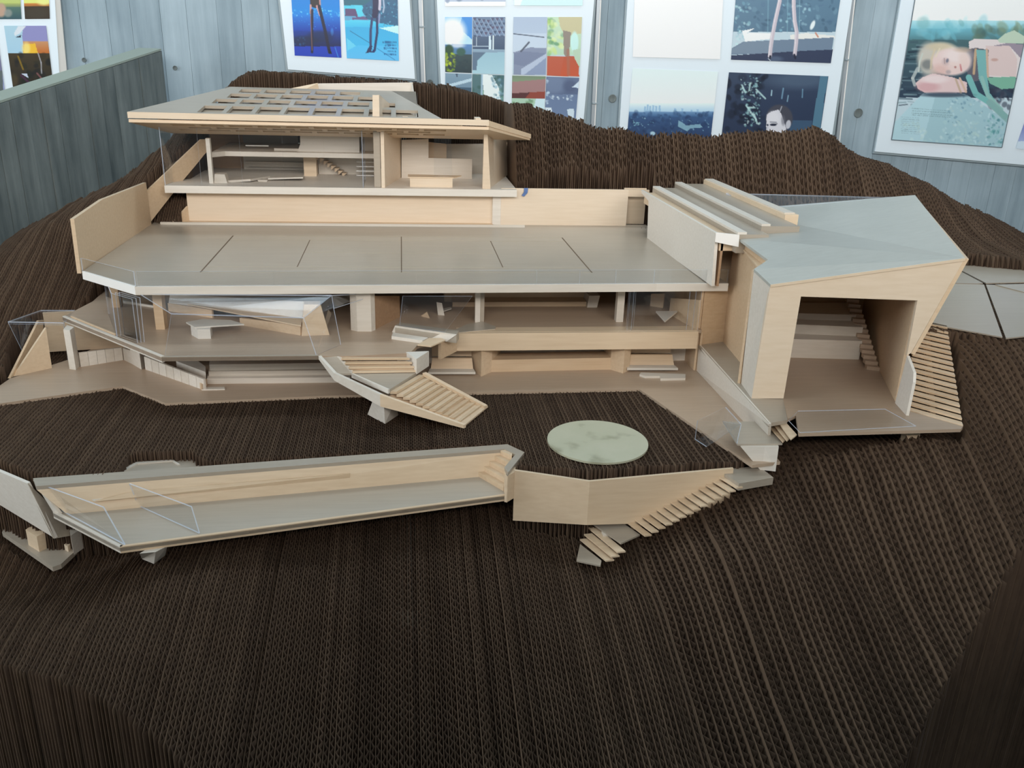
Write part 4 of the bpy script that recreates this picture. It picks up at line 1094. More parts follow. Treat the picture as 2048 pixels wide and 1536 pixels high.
blk('room_block', ((148,1110),(168,1096),(172,1072),(140,1075)), -.182, PALE)
# ------------------------------------------------------------------ framed prints on the back wall
def vcol_mat(name, rough=0.3):
    m, nt, b = nmat(name)
    a = N(nt, 'ShaderNodeAttribute', attribute_name='ink')
    nt.links.new(a.outputs['Color'], b.inputs['Base Color'])
    b.inputs['Roughness'].default_value = rough; b.inputs['Specular IOR Level'].default_value = 0.3
    return m
INK = vcol_mat('printed_photograph')
MAT = plain('white_mount', lin(228, 240, 248), 0.35)
RIM = plain('grey_frame_rim', lin(150, 164, 170), 0.4)
STEEL = plain('brushed_channel', lin(160, 168, 174), 0.35, metal=0.3)
def c3(c): return np.array(c, float)
class Ink:
    """flat colours laid down in layers on the sheet's own grid (sheet coordinates follow the survey of the wall)"""
    def __init__(s, U, V, base): s.U, s.V = U, V; s.C = np.ones(U.shape+(3,))*c3(base)
    def put(s, k, col, a=1.0):
        k = (np.clip(k, 0, 1)*a)[..., None]; s.C = s.C*(1-k)+c3(col)*k
    def vg(s, v0, c0, v1, c1, u0=-9e9, u1=9e9):
        f = np.clip((s.V-v0)/(v1-v0), 0, 1)[..., None]
        col = c3(c0)*(1-f)+c3(c1)*f
        k = ((s.U >= u0) & (s.U <= u1) & (s.V >= min(v0, v1)) & (s.V <= max(v0, v1)))[..., None]
        s.C = np.where(k, col, s.C)
    def poly(s, pts, col, a=1.0): s.put(inside(s.U, s.V, pts).astype(float), col, a)
    def ell(s, cx, cy, rx, ry, col, a=1.0, soft=0.15, rot=0.0):
        ca, sa = math.cos(rot), math.sin(rot)
        x = ((s.U-cx)*ca+(s.V-cy)*sa)/rx; y = (-(s.U-cx)*sa+(s.V-cy)*ca)/ry
        s.put((1-np.sqrt(x*x+y*y))/soft+0.5, col, a)
    def line(s, p, q, w, col, a=1.0):
        p, q = c3(p), c3(q); d = q-p; L = d@d
        t = np.clip(((s.U-p[0])*d[0]+(s.V-p[1])*d[1])/L, 0, 1)
        r = np.hypot(s.U-p[0]-t*d[0], s.V-p[1]-t*d[1]); s.put((w/2-r)+0.6, col, a)
    def path(s, pts, w, col, a=1.0):
        for p, q in zip(pts[:-1], pts[1:]): s.line(p, q, w, col, a)
    def noise(s, sc, amp, seed=0, ax=1.0):
        r = np.random.default_rng(seed); n = np.zeros(s.U.shape)
        for k in range(5):
            fx, fy = r.normal(size=2)/sc; ph = r.random()*6.28
            n += np.sin(s.U*fx*ax+s.V*fy+ph+2*np.sin(s.V*fx*.7+ph))
        s.C = np.clip(s.C+(n/5*amp)[..., None], 0, 255)
    def specks(s, n, box_, r0, r1, cols, seed=0, a=0.9):
        r = np.random.default_rng(seed)
        for _ in range(n):
            x = box_[0]+(box_[2]-box_[0])*r.random(); y = box_[1]+(box_[3]-box_[1])*r.random()
            s.ell(x, y, r0+(r1-r0)*r.random(), (r0+(r1-r0)*r.random())*.8, cols[r.integers(len(cols))], a*(.5+.5*r.random()), .5, r.random()*3)
    def text_lines(s, x0, x1s, v0, dv, h, col, a=.6, seed=3, slope=0.0, right=None):
        r = np.random.default_rng(seed)
        for k, L in enumerate(x1s):
            x = (right-L) if right else x0
            end = right if right else x0+L
            while x < end:
                wd = h*(.35+.4*r.random()); v = v0+k*dv+slope*(x-x0)
                s.put(((np.abs(s.U-x-wd/2) < wd/2) & (np.abs(s.V-v) < h/2)).astype(float), col, a*(.55+.45*r.random()))
                x += wd+h*.18
WYF = WY-0.0095
def wp(u, v, d=0.0): return Y(u, v, WYF-d)
def print_sheet(parent, q, paint, base=(200, 220, 230), step=1.25, d=0.0035, name='photo_print', label=None):
    q = [c3(p) for p in q]     # tl, tr, br, bl
    nx = max(4, int(np.linalg.norm(q[1]-q[0])/step)); ny = max(4, int(np.linalg.norm(q[3]-q[0])/step))
    S, T = np.meshgrid(np.linspace(0, 1, nx+1), np.linspace(0, 1, ny+1))
    PX = sum(w_[..., None]*p for w_, p in (((1-S)*(1-T), q[0]), (S*(1-T), q[1]), (S*T, q[2]), ((1-S)*T, q[3])))
    k = Ink(PX[..., 0], PX[..., 1], base); paint(k)
    W3 = np.array([wp(*p, d) for p in q])
    P3_ = sum(w_[..., None]*p for w_, p in (((1-S)*(1-T), W3[0]), (S*(1-T), W3[1]), (S*T, W3[2]), ((1-S)*T, W3[3])))
    V = P3_.reshape(-1, 3)-origin(parent)
    me = bpy.data.meshes.new(name)
    idx = np.arange((nx+1)*(ny+1)).reshape(ny+1, nx+1)
    faces = np.stack([idx[:-1, :-1], idx[1:, :-1], idx[1:, 1:], idx[:-1, 1:]], -1).reshape(-1, 4).astype(np.int32)
    nf = len(faces)
    me.vertices.add(len(V)); me.vertices.foreach_set('co', V.ravel())
    me.loops.add(nf*4); me.loops.foreach_set('vertex_index', faces.ravel())
    me.polygons.add(nf); me.polygons.foreach_set('loop_start', np.arange(nf, dtype=np.int32)*4); me.polygons.foreach_set('loop_total', np.full(nf, 4, np.int32))
    me.update(calc_edges=True)
    s_ = np.clip(k.C, 0, 250)/255*.985
    L = np.where(s_ > .04045, ((s_+.055)/1.055)**2.4, s_/12.92).reshape(-1, 3)
    at_ = me.color_attributes.new('ink', 'FLOAT_COLOR', 'POINT')
    at_.data.foreach_set('color', np.hstack([L, np.ones((len(L), 1))]).astype(np.float32).ravel())
    me.materials.append(INK)
    o = bpy.data.objects.new(name, me); COL.objects.link(o); o.parent = parent
    if label: o['label'] = label
    return o
def frame(label, q, rimpx=4, rim=True):
    ctr = np.mean([wp(*p) for p in q], axis=0)
    f = thing('picture_frame', label, 'picture', (ctr[0], WYF, min(wp(*p)[2] for p in q)), 'framed prints on the concrete wall')
    board('mount', [wp(*p, .002) for p in q], .004, MAT, f)
    if rim:
        qq = [(q[0][0]-rimpx, q[0][1]), (q[1][0]+rimpx, q[1][1]), (q[2][0]+rimpx, q[2][1]+rimpx), (q[3][0]-rimpx, q[3][1]+rimpx)]
        board('frame_rim', [wp(*p, -.0015) for p in qq], .005, RIM, f)
    return f

# 1: two tall fashion prints
f1 = frame('white framed pair of blue fashion prints above the pavilion roof', [(546,-120),(811,-120),(830,158),(576,139)])
def p1a(k):
    k.vg(-200,(10,80,190),20,(8,140,228)); k.vg(20,(8,140,228),30,(30,130,225)); k.vg(30,(30,125,222),60,(24,70,175)); k.vg(60,(26,66,160),92,(30,42,90)); k.vg(92,(40,70,190),130,(30,66,180))
    k.specks(60,(584,14,682,34),.6,2.2,[(90,205,250),(150,240,255),(40,160,240)],1); k.specks(16,(584,35,682,58),.5,1.3,[(60,150,240),(70,190,250)],2); k.specks(10,(590,74,614,88),1,3,[(40,120,200)],5); k.ell(664,62,3,8,(70,150,230),.6,.5)
    k.ell(608,80,26,9,(34,48,70),.6,.6); k.ell(640,72,25,12,(32,46,74),.6,.6)
    k.poly([(619,-30),(642,-30),(640,12),(630,14),(620,10)],(52,48,52)); k.path([(621,8),(621,24)],3.5,(205,160,160)); k.path([(634,10),(640,28)],4.5,(214,160,162)); k.path([(639,-10),(640,8)],3,(200,150,150))
    k.path([(624,18),(624,60),(624,104)],4.6,(40,44,66)); k.path([(638,10),(650,60),(659,104)],6,(36,40,64)); k.path([(621,20),(622,60),(624,100)],1.2,(140,100,96)); k.poly([(656,98),(660,98),(664,107),(657,107)],(24,26,40))
    k.line((670,94),(677,116),1.6,(60,150,230),.8)
print_sheet(f1, [(576,-115),(675,-115),(682.8,115.5),(589.5,111)], p1a)
def p1b(k):
    k.vg(-200,(40,90,110),8,(50,110,130)); k.vg(8,(80,205,235),16,(90,215,240)); k.vg(16,(90,190,225),40,(110,170,210)); k.vg(38,(90,215,245),52,(70,195,240)); k.vg(52,(64,180,232),90,(70,190,240)); k.vg(90,(84,196,246),140,(110,196,250))
    k.poly([(690,15),(712,15),(715,31),(690,30)],(100,84,124)); k.poly([(708,8),(722,8),(727,30),(716,30)],(90,215,240)); k.poly([(704,33),(735,30),(735,37),(704,37)],(110,96,140))
    k.poly([(727,8),(797,-40),(797,50),(760,44),(735,36),(724,20)],(56,104,140)); k.specks(60,(760,0,797,50),.6,2.2,[(110,200,230),(60,130,170),(40,80,120)],4); k.specks(16,(725,8,745,34),.8,2.5,[(40,80,110),(90,170,200)],5)
    k.poly([(758,54),(797,49),(797,66)],(205,255,255)); k.poly([(693,74),(712,91),(694,101)],(110,215,248)); k.line((700,60),(738,84),1.0,(40,110,160)); k.line((754,96),(790,120),1.0,(50,130,190))
    k.poly([(746,-40),(762,-40),(758,18),(754,34),(743,34),(745,16)],(44,48,84)); k.path([(760,-10),(759,16)],5,(212,206,224)); k.path([(766,-10),(768,12),(766,22)],3,(170,190,214)); k.path([(759,26),(757,44)],3.2,(150,160,200))
    k.path([(744,34),(741,60),(741,92)],4.6,(58,72,116)); k.path([(754,34),(754,64),(749,100)],4.4,(46,60,104)); k.poly([(738,92),(745,90),(742,104),(731,106)],(50,60,100)); k.poly([(746,98),(751,98),(749,105),(741,105)],(40,56,110))
    k.text_lines(765,(26,21,24,17,23),83,6.2,4.2,(26,84,140),.75,9,.02,right=791)
print_sheet(f1, [(681,-115),(793,-115),(797.8,121.8),(693.7,116.5)], p1b)

# 2: two rows of architecture prints
f2 = frame('tall white framed grid of small house photographs behind the hill', [(868,-120),(1199,-120),(1162,300),(888,300)], rim=True)
def p2t(k): k.vg(-200,(170,190,215),3,(190,205,225)); k.vg(3,(250,254,255),20,(250,254,255)); k.specks(10,(895,-30,1005,2),3,9,[(110,130,160),(150,165,190)],3)
print_sheet(f2, [(886,-110),(1013,-110),(1011,12.5),(890,12.5)], p2t)
def p2u(k): k.vg(-200,(170,205,220),12,(215,248,250)); k.poly([(1028,-40),(1060,-40),(1040,12),(1028,12)],(250,255,255),.8)
print_sheet(f2, [(1022,-110),(1170,-110),(1165,11.5),(1028,11)], p2u)
def p2a(k):
    k.vg(30,(150,210,248),90,(200,238,255)); k.poly([(924,34),(946,34),(946,80),(918,56)],(70,150,228)); k.ell(905,64,26,28,(255,255,255),1,.5); k.vg(88,(90,140,200),112,(90,130,160)); k.ell(915,90,14,5,(255,255,255),.7,.8)
    k.vg(108,(60,80,84),150,(44,62,70)); k.ell(898,100,9,11,(50,84,60),1,.4); k.ell(922,103,9,8,(60,100,90),1,.4); k.specks(40,(890,106,911,146),1.5,4,[(160,190,50),(110,140,50),(200,220,60)],7); k.specks(20,(905,112,944,146),2,5,[(44,66,76),(56,80,84)],8)
print_sheet(f2, [(890,34),(944.5,34),(943.5,146),(890.5,144)], p2a)
def p2b(k):
    k.vg(30,(110,134,164),75,(120,145,178)); r = np.random.default_rng(5)
    for i in range(8):
        for j in range(5):
            x, y = 946+i*9+(j % 2)*4.5, 36+j*8.5+(i*1.2 if i < 4 else 0)
            k.poly([(x,y),(x+7,y),(x+3.5,y+6.5)],(64+int(30*r.random()),86,116))
            k.line((x-1,y),(x+4,y+8),.8,(170,190,214))
    k.vg(72,(86,106,134),98,(70,92,120)); k.vg(98,(150,178,198),104,(140,166,188)); k.vg(104,(160,200,216),150,(178,216,228)); k.poly([(945,104),(972,104),(955,120),(953,140),(945,140)],(100,124,148)); k.poly([(978,72),(982,72),(982,98),(978,98)],(220,240,252)); k.poly([(985,70),(988,70),(988,100),(985,100)],(230,246,252)); k.line((945,92),(978,92),1.5,(190,210,225)); k.line((953,74),(953,92),1.2,(200,215,228))
print_sheet(f2, [(945.8,34),(1010.5,34),(1008.5,149),(945,147)], p2b)
def p2c(k):
    k.vg(30,(178,196,220),66,(186,204,226)); k.vg(66,(202,218,236),104,(206,222,238)); k.line((1027,67),(1088,74),1.6,(60,74,96)); k.poly([(1027,104),(1060,94),(1093,96),(1093,120),(1050,150),(1027,150)],(140,152,178)); k.poly([(1027,106),(1050,102),(1092,106),(1048,132),(1027,128)],(128,140,168)); k.poly([(1042,138),(1093,106),(1093,114),(1048,150),(1042,150)],(188,202,224)); k.poly([(1048,150),(1093,114),(1093,150)],(146,162,192)); k.line((1042,102),(1058,84),3.2,(84,92,110))
print_sheet(f2, [(1027,34),(1094,34),(1091.5,150.5),(1025,149)], p2c)
def p2d(k):
    k.vg(30,(206,232,200),110,(190,222,196)); k.specks(40,(1094,40,1128,110),3,8,[(120,180,110),(90,150,110),(210,232,140),(230,244,200)],11,.7); k.poly([(1116,30),(1164,30),(1164,66),(1140,70),(1130,72),(1120,52)],(206,200,160)); k.poly([(1126,60),(1142,64),(1138,110),(1134,116),(1128,108)],(150,140,130)); k.ell(1149,84,8,21,(206,246,240),1,.3); k.vg(112,(190,90,62),153,(206,92,58),1094,1158); k.poly([(1094,112),(1094,153),(1120,153),(1128,112)],(196,96,70)); k.poly([(1145,100),(1162,96),(1162,140),(1150,118)],(190,216,190)); k.line((1136,100),(1137,150),6,(170,110,90),.6)
print_sheet(f2, [(1095.2,34),(1164,34),(1159,154),(1093,151)], p2d)
def p2e(k):
    k.vg(140,(140,168,186),176,(120,150,172)); k.vg(174,(70,98,120),260,(60,90,112)); k.poly([(890,170),(944,156),(944,162),(890,176)],(196,222,236)); k.poly([(911,147),(916,147),(914,156)],(70,90,110)); k.vg(192,(150,176,196),200,(80,110,132))
print_sheet(f2, [(890.5,146),(943.5,148),(941,299),(891,299)], p2e)
def p2f(k):
    k.vg(140,(90,124,130),300,(80,120,120)); k.specks(50,(945,148,1008,220),2,6,[(60,96,90),(110,150,130),(150,190,170)],13,.8); k.poly([(964,148),(984,150),(998,176),(1003,210),(1000,260),(955,260),(968,190)],(240,255,255)); k.line((964,148),(963,200),3,(170,200,220)); k.specks(30,(984,150,1008,200),1.5,4,[(70,110,130),(150,190,210)],14,.7)
print_sheet(f2, [(944.8,148),(1008.5,150.5),(1004,299),(942,299)], p2f)
def p2g(k):
    k.vg(148,(120,140,116),165,(140,160,130)); k.poly([(1020,164),(1092,158),(1092,183),(1020,187)],(168,130,130)); k.poly([(1020,187),(1092,182),(1092,196),(1020,196)],(150,74,62)); k.poly([(1020,186),(1060,184),(1050,196),(1020,196)],(92,54,56)); k.vg(196,(180,214,190),300,(160,200,190),1020,1076); k.specks(30,(1028,198,1066,240),2,5,[(120,160,120),(90,130,110)],16,.7); k.poly([(1072,196),(1092,196),(1090,240),(1066,300),(1066,220)],(214,240,248))
print_sheet(f2, [(1024.5,151),(1091.5,152.5),(1086,299),(1022,299)], p2g)
def p2h(k):
    k.vg(148,(108,124,154),190,(92,108,140)); k.ell(1108,168,22,20,(120,138,168),.8,.6); k.ell(1140,172,14,12,(84,98,130),.8,.6); k.poly([(1144,174),(1160,160),(1160,176)],(214,232,246)); k.vg(188,(110,130,164),300,(128,150,182)); k.specks(14,(1098,190,1148,200),1,4,[(180,200,220),(220,236,246)],18); k.poly([(1090,214),(1103,214),(1105,234),(1096,234)],(226,240,248)); k.poly([(1134,217),(1148,217),(1148,246),(1138,240)],(214,232,244)); k.specks(10,(1091,155,1098,210),1.5,4,[(200,220,236)],19)
print_sheet(f2, [(1092.8,153),(1158.5,155.5),(1146,299),(1087,299)], p2h)

# 3: four large prints
f3 = frame('wide white framed set of four prints with a hazy city view', [(1263,-120),(1722,-120),(1660,300),(1236,300)])
def p3a(k): k.vg(-200,(252,255,255),130,(253,255,255)); k.specks(4,(1280,0,1420,100),10,30,[(248,252,252)],2,.4)
print_sheet(f3, [(1272,-110),(1452,-110),(1440,118.5),(1265.5,114)], p3a)
def p3b(k):
    k.vg(-200,(110,150,176),62,(96,128,152)); k.specks(70,(1472,-10,1680,60),2,8,[(70,100,126),(130,170,190),(90,120,150),(60,86,110)],21,.5); k.specks(40,(1470,0,1500,90),1.5,4.5,[(160,210,220),(120,170,190),(200,236,240)],22,.7); k.specks(30,(1560,0,1620,60),1,4,[(190,230,240),(140,190,210)],23,.7)
    for x in (1576,1537,1600): k.line((x,-60),(x-2,64),1.5,(150,200,215),.5)
    k.poly([(1494,64),(1542,64),(1542,76),(1490,82),(1484,60),(1510,54)],(248,252,250)); k.poly([(1580,68),(1612,64),(1670,70),(1670,76),(1580,77)],(240,240,236)); k.line((1631,64),(1636,72),3,(210,150,130)); k.ell(1625,48,4,10,(236,246,248),1,.4,.4)
    k.poly([(1440,110),(1486,82),(1668,73),(1664,100),(1540,106)],(118,138,160)); k.poly([(1440,112),(1600,101),(1666,98),(1664,140),(1440,140)],(58,68,94)); k.poly([(1450,106),(1490,82),(1540,80),(1540,106)],(132,150,168),.7); k.ell(1550,118,14,6,(110,130,156),.5,.8)
    for pts in ([(1560,-60),(1559,0),(1550,40),(1544,72),(1541,92),(1539,112)], [(1588,-60),(1587,10),(1589,40),(1593,62),(1592,84),(1589,108)]): k.path(pts,7.5,(206,196,206)); k.path([(a_-2,b_) for a_, b_ in pts],3,(234,226,232),.7)
    k.line((1540,112),(1538,119),4,(40,44,64)); k.line((1588,109),(1590,116),4,(40,44,64)); k.line((1536,117),(1540,121),1.2,(220,230,240))
print_sheet(f3, [(1480,-110),(1697,-110),(1661.6,126.4),(1462,119.3)], p3b)
def p3c(k):
    k.vg(130,(232,252,253),205,(246,255,255)); k.vg(205,(240,254,255),226,(170,210,238)); k.vg(222,(120,160,200),232,(66,104,150)); k.vg(232,(60,92,136),310,(38,48,78))
    for x, h in ((1295,9),(1300,6),(1306,8),(1312,7),(1319,9),(1290,5),(1350,6),(1364,7),(1383,6),(1395,8),(1408,5)): k.poly([(x-2,222),(x+2,222),(x+2,216-h+(x-1290)*.09),(x-2,216-h+(x-1290)*.09)],(150,192,226),.75)
    k.specks(110,(1257,222,1430,262),1.5,6,[(44,70,112),(70,104,146),(36,56,92),(54,84,120)],31,.6); k.specks(34,(1257,232,1430,264),.6,1.8,[(140,190,214),(170,214,230),(110,160,190)],32); k.poly([(1357,240),(1366,245),(1372,250),(1400,247),(1405,254),(1380,256),(1374,262),(1356,252)],(150,196,212),.8); k.specks(14,(1266,240,1280,250),.8,2,[(150,205,220)],33); k.ell(1305,266,5,4,(190,226,240),.9,.4)
print_sheet(f3, [(1265,136.5),(1436,143.5),(1419,300),(1252,300)], p3c)
def p3d(k):
    k.vg(140,(60,76,100),200,(50,64,90)); k.vg(200,(50,64,90),320,(44,56,82)); k.ell(1600,160,60,16,(86,106,130),.7,.9); k.specks(50,(1450,144,1530,262),4,10,[(30,40,58),(40,52,72),(24,32,48)],41,.8); k.specks(60,(1480,150,1522,200),.8,3.2,[(160,200,205),(210,240,238),(110,150,160)],42); k.specks(50,(1486,205,1520,252),.8,3.4,[(170,215,215),(220,244,240),(120,165,170)],43)
    for a_, b_, c_, d_ in ((1484,170,1490,184),(1500,166,1498,180),(1512,178,1530,196),(1492,210,1512,238),(1508,228,1514,246),(1496,214,1508,214)): k.line((a_,b_),(c_,d_),3.2,(196,232,230),.8)
    k.line((1543,180),(1542,190),2,(170,205,220)); k.line((1566,176),(1563,196),2.4,(120,160,186)); k.line((1605,178),(1604,194),2,(110,150,176)); k.line((1576,190),(1574,202),1.6,(140,180,200)); k.poly([(1640,150),(1657,152),(1650,190),(1640,262),(1622,262),(1634,190)],(86,126,150)); k.poly([(1580,240),(1625,240),(1622,262),(1578,262)],(64,90,118))
    # a head with slicked hair, seen from the forehead to below the eyes
    k.ell(1558,236,27,28,(74,76,88),1,.12); k.poly([(1533,228),(1542,222),(1556,218),(1562,226),(1568,244),(1572,258),(1574,300),(1532,300),(1532,250)],(222,222,230)); k.ell(1546,236,12,14,(232,232,238),.8,.6); k.line((1563,212),(1559,222),1.4,(190,194,204)); k.ell(1576,248,5,9,(200,202,212),1,.2,.2); k.line((1540,243),(1552,243.5),1.8,(120,124,138)); k.ell(1546,248.5,6.5,2.6,(52,58,76),1,.4); k.line((1540,248),(1554,246.5),1.2,(40,44,60)); k.ell(1534.5,249,2,2.2,(60,66,84),1,.4); k.poly([(1533,252),(1537,252),(1535,266),(1531,266)],(190,192,204),.6); k.ell(1566,240,4,10,(110,112,124),.6,.7)
print_sheet(f3, [(1458,144.5),(1657,152.5),(1635,300),(1440,300)], p3d)

# 4: the large print of a person lying on stone
f4 = frame('large white framed print of a fair-haired person lying on pale stone', [(1823,-120),(2175,-120),(2160,340),(1750,303)])
def p4(k):
    k.vg(-200,(240,255,255),34,(248,255,255)); k.vg(34,(190,236,244),50,(140,206,222)); k.vg(50,(120,190,208),72,(92,140,150)); k.vg(72,(80,112,118),190,(54,70,90)); k.specks(24,(1828,36,2000,66),5,16,[(120,196,214),(160,220,230),(100,160,160)],50,.5); k.specks(26,(1950,44,2060,72),5,14,[(110,130,110),(80,104,100),(140,160,130)],51,.6)
    r = np.random.default_rng(3)
    for _ in range(46):
        x, y = 1785+70*r.random(), 76+140*r.random(); k.line((x,y),(x+12+18*r.random(),y-3+6*r.random()),1.5+2.5*r.random(),[(120,150,160),(40,54,70),(70,92,106),(150,180,186)][r.integers(4)],.6)
    k.specks(30,(1980,165,2040,210),3,9,[(60,66,84),(44,50,66),(90,96,110)],52,.7)
    # stone block
    k.poly([(1845,182),(1880,176),(1930,182),(1960,200),(2020,240),(2010,310),(1780,300),(1788,244)],(170,206,216)); k.poly([(1845,182),(1870,190),(1840,300),(1780,300),(1788,244)],(186,220,230)); k.specks(150,(1890,185,2010,296),1.2,4,[(150,190,206),(206,232,238),(120,160,180),(190,214,214)],53,.7); k.specks(60,(1810,240,1960,296),2,6,[(200,226,220),(190,222,222),(214,236,236)],54,.5); k.specks(40,(1975,225,2012,290),1.5,4.5,[(90,160,160),(70,130,140),(150,200,200)],55,.6)
    # torso and blouse to the right
    k.poly([(1938,76),(1950,70),(1995,72),(2060,90),(2060,150),(1975,146),(1940,120)],(232,222,222)); k.poly([(1972,84),(2020,84),(2036,110),(2034,146),(1975,144)],(226,206,204)); k.poly([(1996,72),(2010,60),(2030,53),(2052,66),(2052,80),(2000,78)],(196,216,196)); k.poly([(1986,84),(2018,78),(2052,82),(2044,110),(2020,84)],(160,150,164)); k.poly([(1975,148),(2034,146),(2030,170),(2004,172),(1980,160)],(130,186,164)); k.ell(1990,112,7,3,(200,160,150),.8,.6)
    k.poly([(1930,92),(1952,88),(1978,92),(1975,150),(1942,158),(1928,120)],(104,104,116)); k.line((1952,92),(1948,140),5,(198,170,140)); k.line((1974,92),(1976,146),5,(210,180,160)); k.poly([(1953,92),(1972,92),(1974,140),(1980,180),(1994,200),(1976,196),(1958,150)],(128,186,186)); k.path([(1938,148),(1952,182),(1980,200),(2010,228)],12,(126,190,188)); k.path([(1964,148),(1976,186),(2004,214)],7,(150,196,190)); k.path([(1980,200),(2020,238)],14,(140,180,178),.8)
    # hair, face on its side, arm
    k.ell(1882,108,42,30,(224,216,202),1,.25); k.ell(1860,112,24,34,(206,202,192),.9,.4); k.ell(1856,122,12,10,(120,126,128),.8,.6); k.path([(1846,100),(1840,116),(1838,136)],3,(206,214,206)); k.path([(1836,130),(1826,150),(1830,164)],6,(196,206,204),.8); k.ell(1880,86,26,8,(214,200,168),.7,.7)
    k.ell(1903,117,40,27,(238,214,210),1,.2); k.ell(1914,104,28,15,(246,232,230),.8,.8); k.ell(1880,134,16,12,(224,184,176),.6,.9); k.ell(1892,116,7,7,(204,180,182),.7,.9); k.ell(1895,114,2.6,4.2,(118,122,140),.85,.6,.3); k.line((1889,109),(1890,120),1.2,(150,128,126),.7); k.ell(1897,137,5,4,(176,164,168),.7,.8); k.ell(1911,127,2.2,2.4,(176,116,112),.8,.6); k.ell(1909,121,10,3.4,(242,220,214),.8,.7,.2); k.line((1921,122),(1923,134),3.2,(206,128,132),.8); k.ell(1928,110,10,14,(240,216,208),.7,.8); k.ell(1926,92,16,5,(206,180,158),.6,.8); k.path([(1870,92),(1864,110),(1862,130)],4,(222,206,176),.7); k.path([(1880,90),(1872,106)],3,(236,224,200),.7)
    k.poly([(1832,160),(1846,148),(1866,140),(1906,148),(1934,158),(1934,178),(1896,182),(1850,180),(1836,172)],(232,206,206)); k.ell(1856,168,22,10,(214,160,166),.6,.7); k.ell(1870,152,26,8,(244,228,228),.8,.7); k.path([(1912,152),(1922,180)],4,(204,180,160)); k.path([(1920,150),(1932,178)],4,(220,190,170)); k.ell(1890,184,50,5,(60,72,90),.8,.7)
    k.text_lines(1824,(72,78,80,76),213,4.6,2.2,(120,150,160),.55,5,.06); k.text_lines(1802,(36,)*9,231,4.2,1.8,(130,160,172),.5,6,.06)
print_sheet(f4, [(1848,-110),(2090,-110),(2003.7,295),(1783,279.5)], p4)
def p4b(k): k.vg(-200,(200,214,240),260,(150,166,220)); k.vg(240,(120,130,196),282,(170,186,226)); k.vg(282,(214,232,246),320,(220,236,246))
print_sheet(f4, [(2082,150),(2150,150),(2140,308),(2031,297)], p4b)
for qa, qb in (((1783,279.5),(2003.7,295)), ((1848,-110),(1783,279.5)), ((2003.7,295),(2090,-110))):
    a_, b_ = wp(*qa, .0036), wp(*qb, .0036); dd = (b_-a_)/np.linalg.norm(b_-a_); nn = np.cross(dd, A(0,1,0))*.0011
    plate('print_border', [a_-nn, b_-nn, b_+nn, a_+nn], (0,-.0006,0), plain('print_border_ink', lin(110,124,132), .5), f4)

# 5: prints behind the low stair wall
f5 = frame('cream framed group of sunset prints behind the low stair wall', [(-160,-90),(104,-90),(124,235),(-150,250)], rim=False)
board('frame_rim', [wp(101,-90,.0005), wp(112,-90,.0005), wp(142,235,.0005), wp(124,235,.0005)], .004, PLASTER, f5)
def p5a(k): k.vg(-200,(200,206,180),6,(190,204,120)); k.vg(6,(176,186,110),14,(120,140,110)); k.vg(14,(90,120,110),40,(60,90,100)); k.ell(2,20,10,14,(190,160,140),1,.4); k.ell(16,26,8,8,(150,156,150),.8,.5)
print_sheet(f5, [(-90,-80),(36,-80),(43,38),(-90,38.5)], p5a)
def p5b(k): k.vg(-200,(200,220,150),6,(226,232,130)); k.vg(6,(214,140,70),12,(170,110,60)); k.vg(12,(70,58,44),40,(64,56,48)); k.ell(88,2,14,8,(236,240,150),.9,.6); k.ell(74,26,22,12,(72,66,56),.8,.7)
print_sheet(f5, [(42,-80),(95,-80),(99.5,37.5),(50,38)], p5b)
def p5c(k):
    k.vg(50,(176,210,226),106,(170,208,230)); k.poly([(46,51),(94,51),(100,105),(52,105),(44,74)],(146,146,196)); k.vg(82,(200,150,110),106,(196,110,50),46,110); k.poly([(50,88),(70,86),(76,106),(46,106)],(240,190,60)); k.ell(52,96,8,12,(250,230,140),.8,.6); k.poly([(36,52),(52,52),(40,66),(30,72),(28,66)],(220,228,236)); k.poly([(32,74),(42,69),(42,74)],(50,52,70)); k.vg(106,(70,60,44),200,(34,34,32)); k.specks(30,(16,108,105,176),4,10,[(36,42,36),(60,50,36),(28,32,36)],61,.7); k.line((36,112),(46,138),3,(150,120,40),.8); k.path([(76,106),(82,124),(83,146)],2,(190,190,200),.8); k.line((42,150),(66,172),4,(70,44,64)); k.poly([(43,147),(54,147),(57,156)],(196,206,224)); k.line((74,146),(86,160),3,(120,80,80)); k.ell(28,160,8,14,(90,76,50),.6,.7)
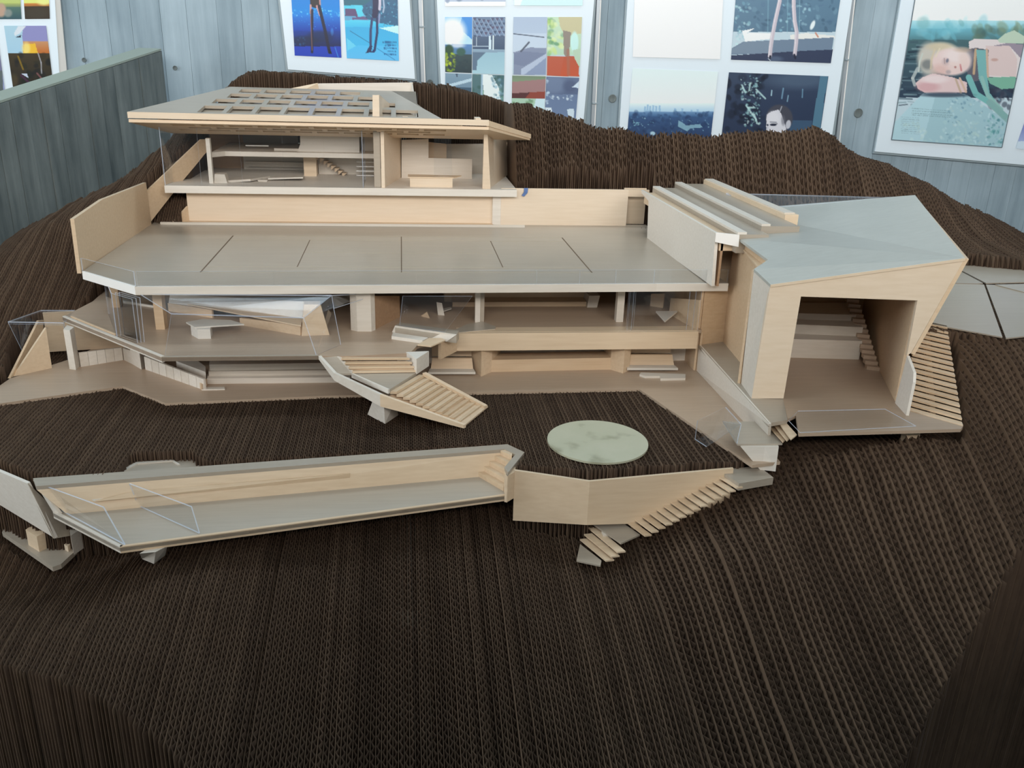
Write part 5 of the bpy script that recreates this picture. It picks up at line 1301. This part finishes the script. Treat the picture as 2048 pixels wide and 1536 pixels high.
print_sheet(f5, [(8,51.5),(92,51.5),(108,182),(27,182)], p5c)
def p5d(k): k.vg(0,(150,160,190),140,(120,120,150)); k.vg(140,(100,110,110),260,(90,96,100)); k.line((2,60),(8,180),2,(170,180,230))
print_sheet(f5, [(-90,51.5),(-8,51.5),(11,192),(-90,196)], p5d)

# upright channels with clips between the frames
for k_, (a_, b_) in enumerate((((836,-120),(846,170)), ((1203,-120),(1183,300)), ((1718,-120),(1672,310)))):
    lb_ = ('pale upright metal channel between the blue prints and the house grid', 'pale upright metal channel left of the city view frame', 'pale upright metal channel left of the lying person print')[k_]
    p, q = wp(*a_), wp(*b_)
    ch = thing('wall_channel', lb_, 'channel', (q[0], WYF, q[2]), 'upright channels on the concrete wall')
    plate('channel', [p+A(-.004,0,0), p+A(.004,0,0), q+A(.004,0,0), q+A(-.004,0,0)], (0,.0065,0), STEEL, ch)
    plate('channel_lip', [p+A(.004,-.002,0), p+A(.006,-.002,0), q+A(.006,-.002,0), q+A(.004,-.002,0)], (0,.008,0), WHITE, ch)
    vv = (51, 202, 112)[k_]; f = (vv+120)/(b_[1]+120); c_ = p+(q-p)*f
    box('clip', (c_[0]+.002, c_[1]-.003, c_[2]), (.012, .004, .003), RIM, ch)
# shuttering tie holes as proud dishes, their inner shade given by darker concrete
def dish(u, v, r_):
    c_ = Y(u, v, WY-.0035); n = 20; V, Fc = [], []
    for (rr, dy) in ((r_, 0.0), (r_*.93, -.0008), (r_*.8, -.0002), (r_*.45, .0006), (.0001, .0008)):
        V += [c_+A(rr*math.cos(t), dy, rr*math.sin(t)) for t in np.linspace(0, 2*math.pi, n, endpoint=False)]
    for a_ in range(4):
        for j in range(n):
            Fc.append((a_*n+j, a_*n+(j+1) % n, (a_+1)*n+(j+1) % n, (a_+1)*n+j))
    return obj('tie_hole', V, Fc, CONC2, wb, smooth=True)
for u, v, r_ in ((350,136,.0052), (168,120,.0050), (1225,197,.0098), (1717,226,.0115), (860,166,.008)): dish(u, v, r_)
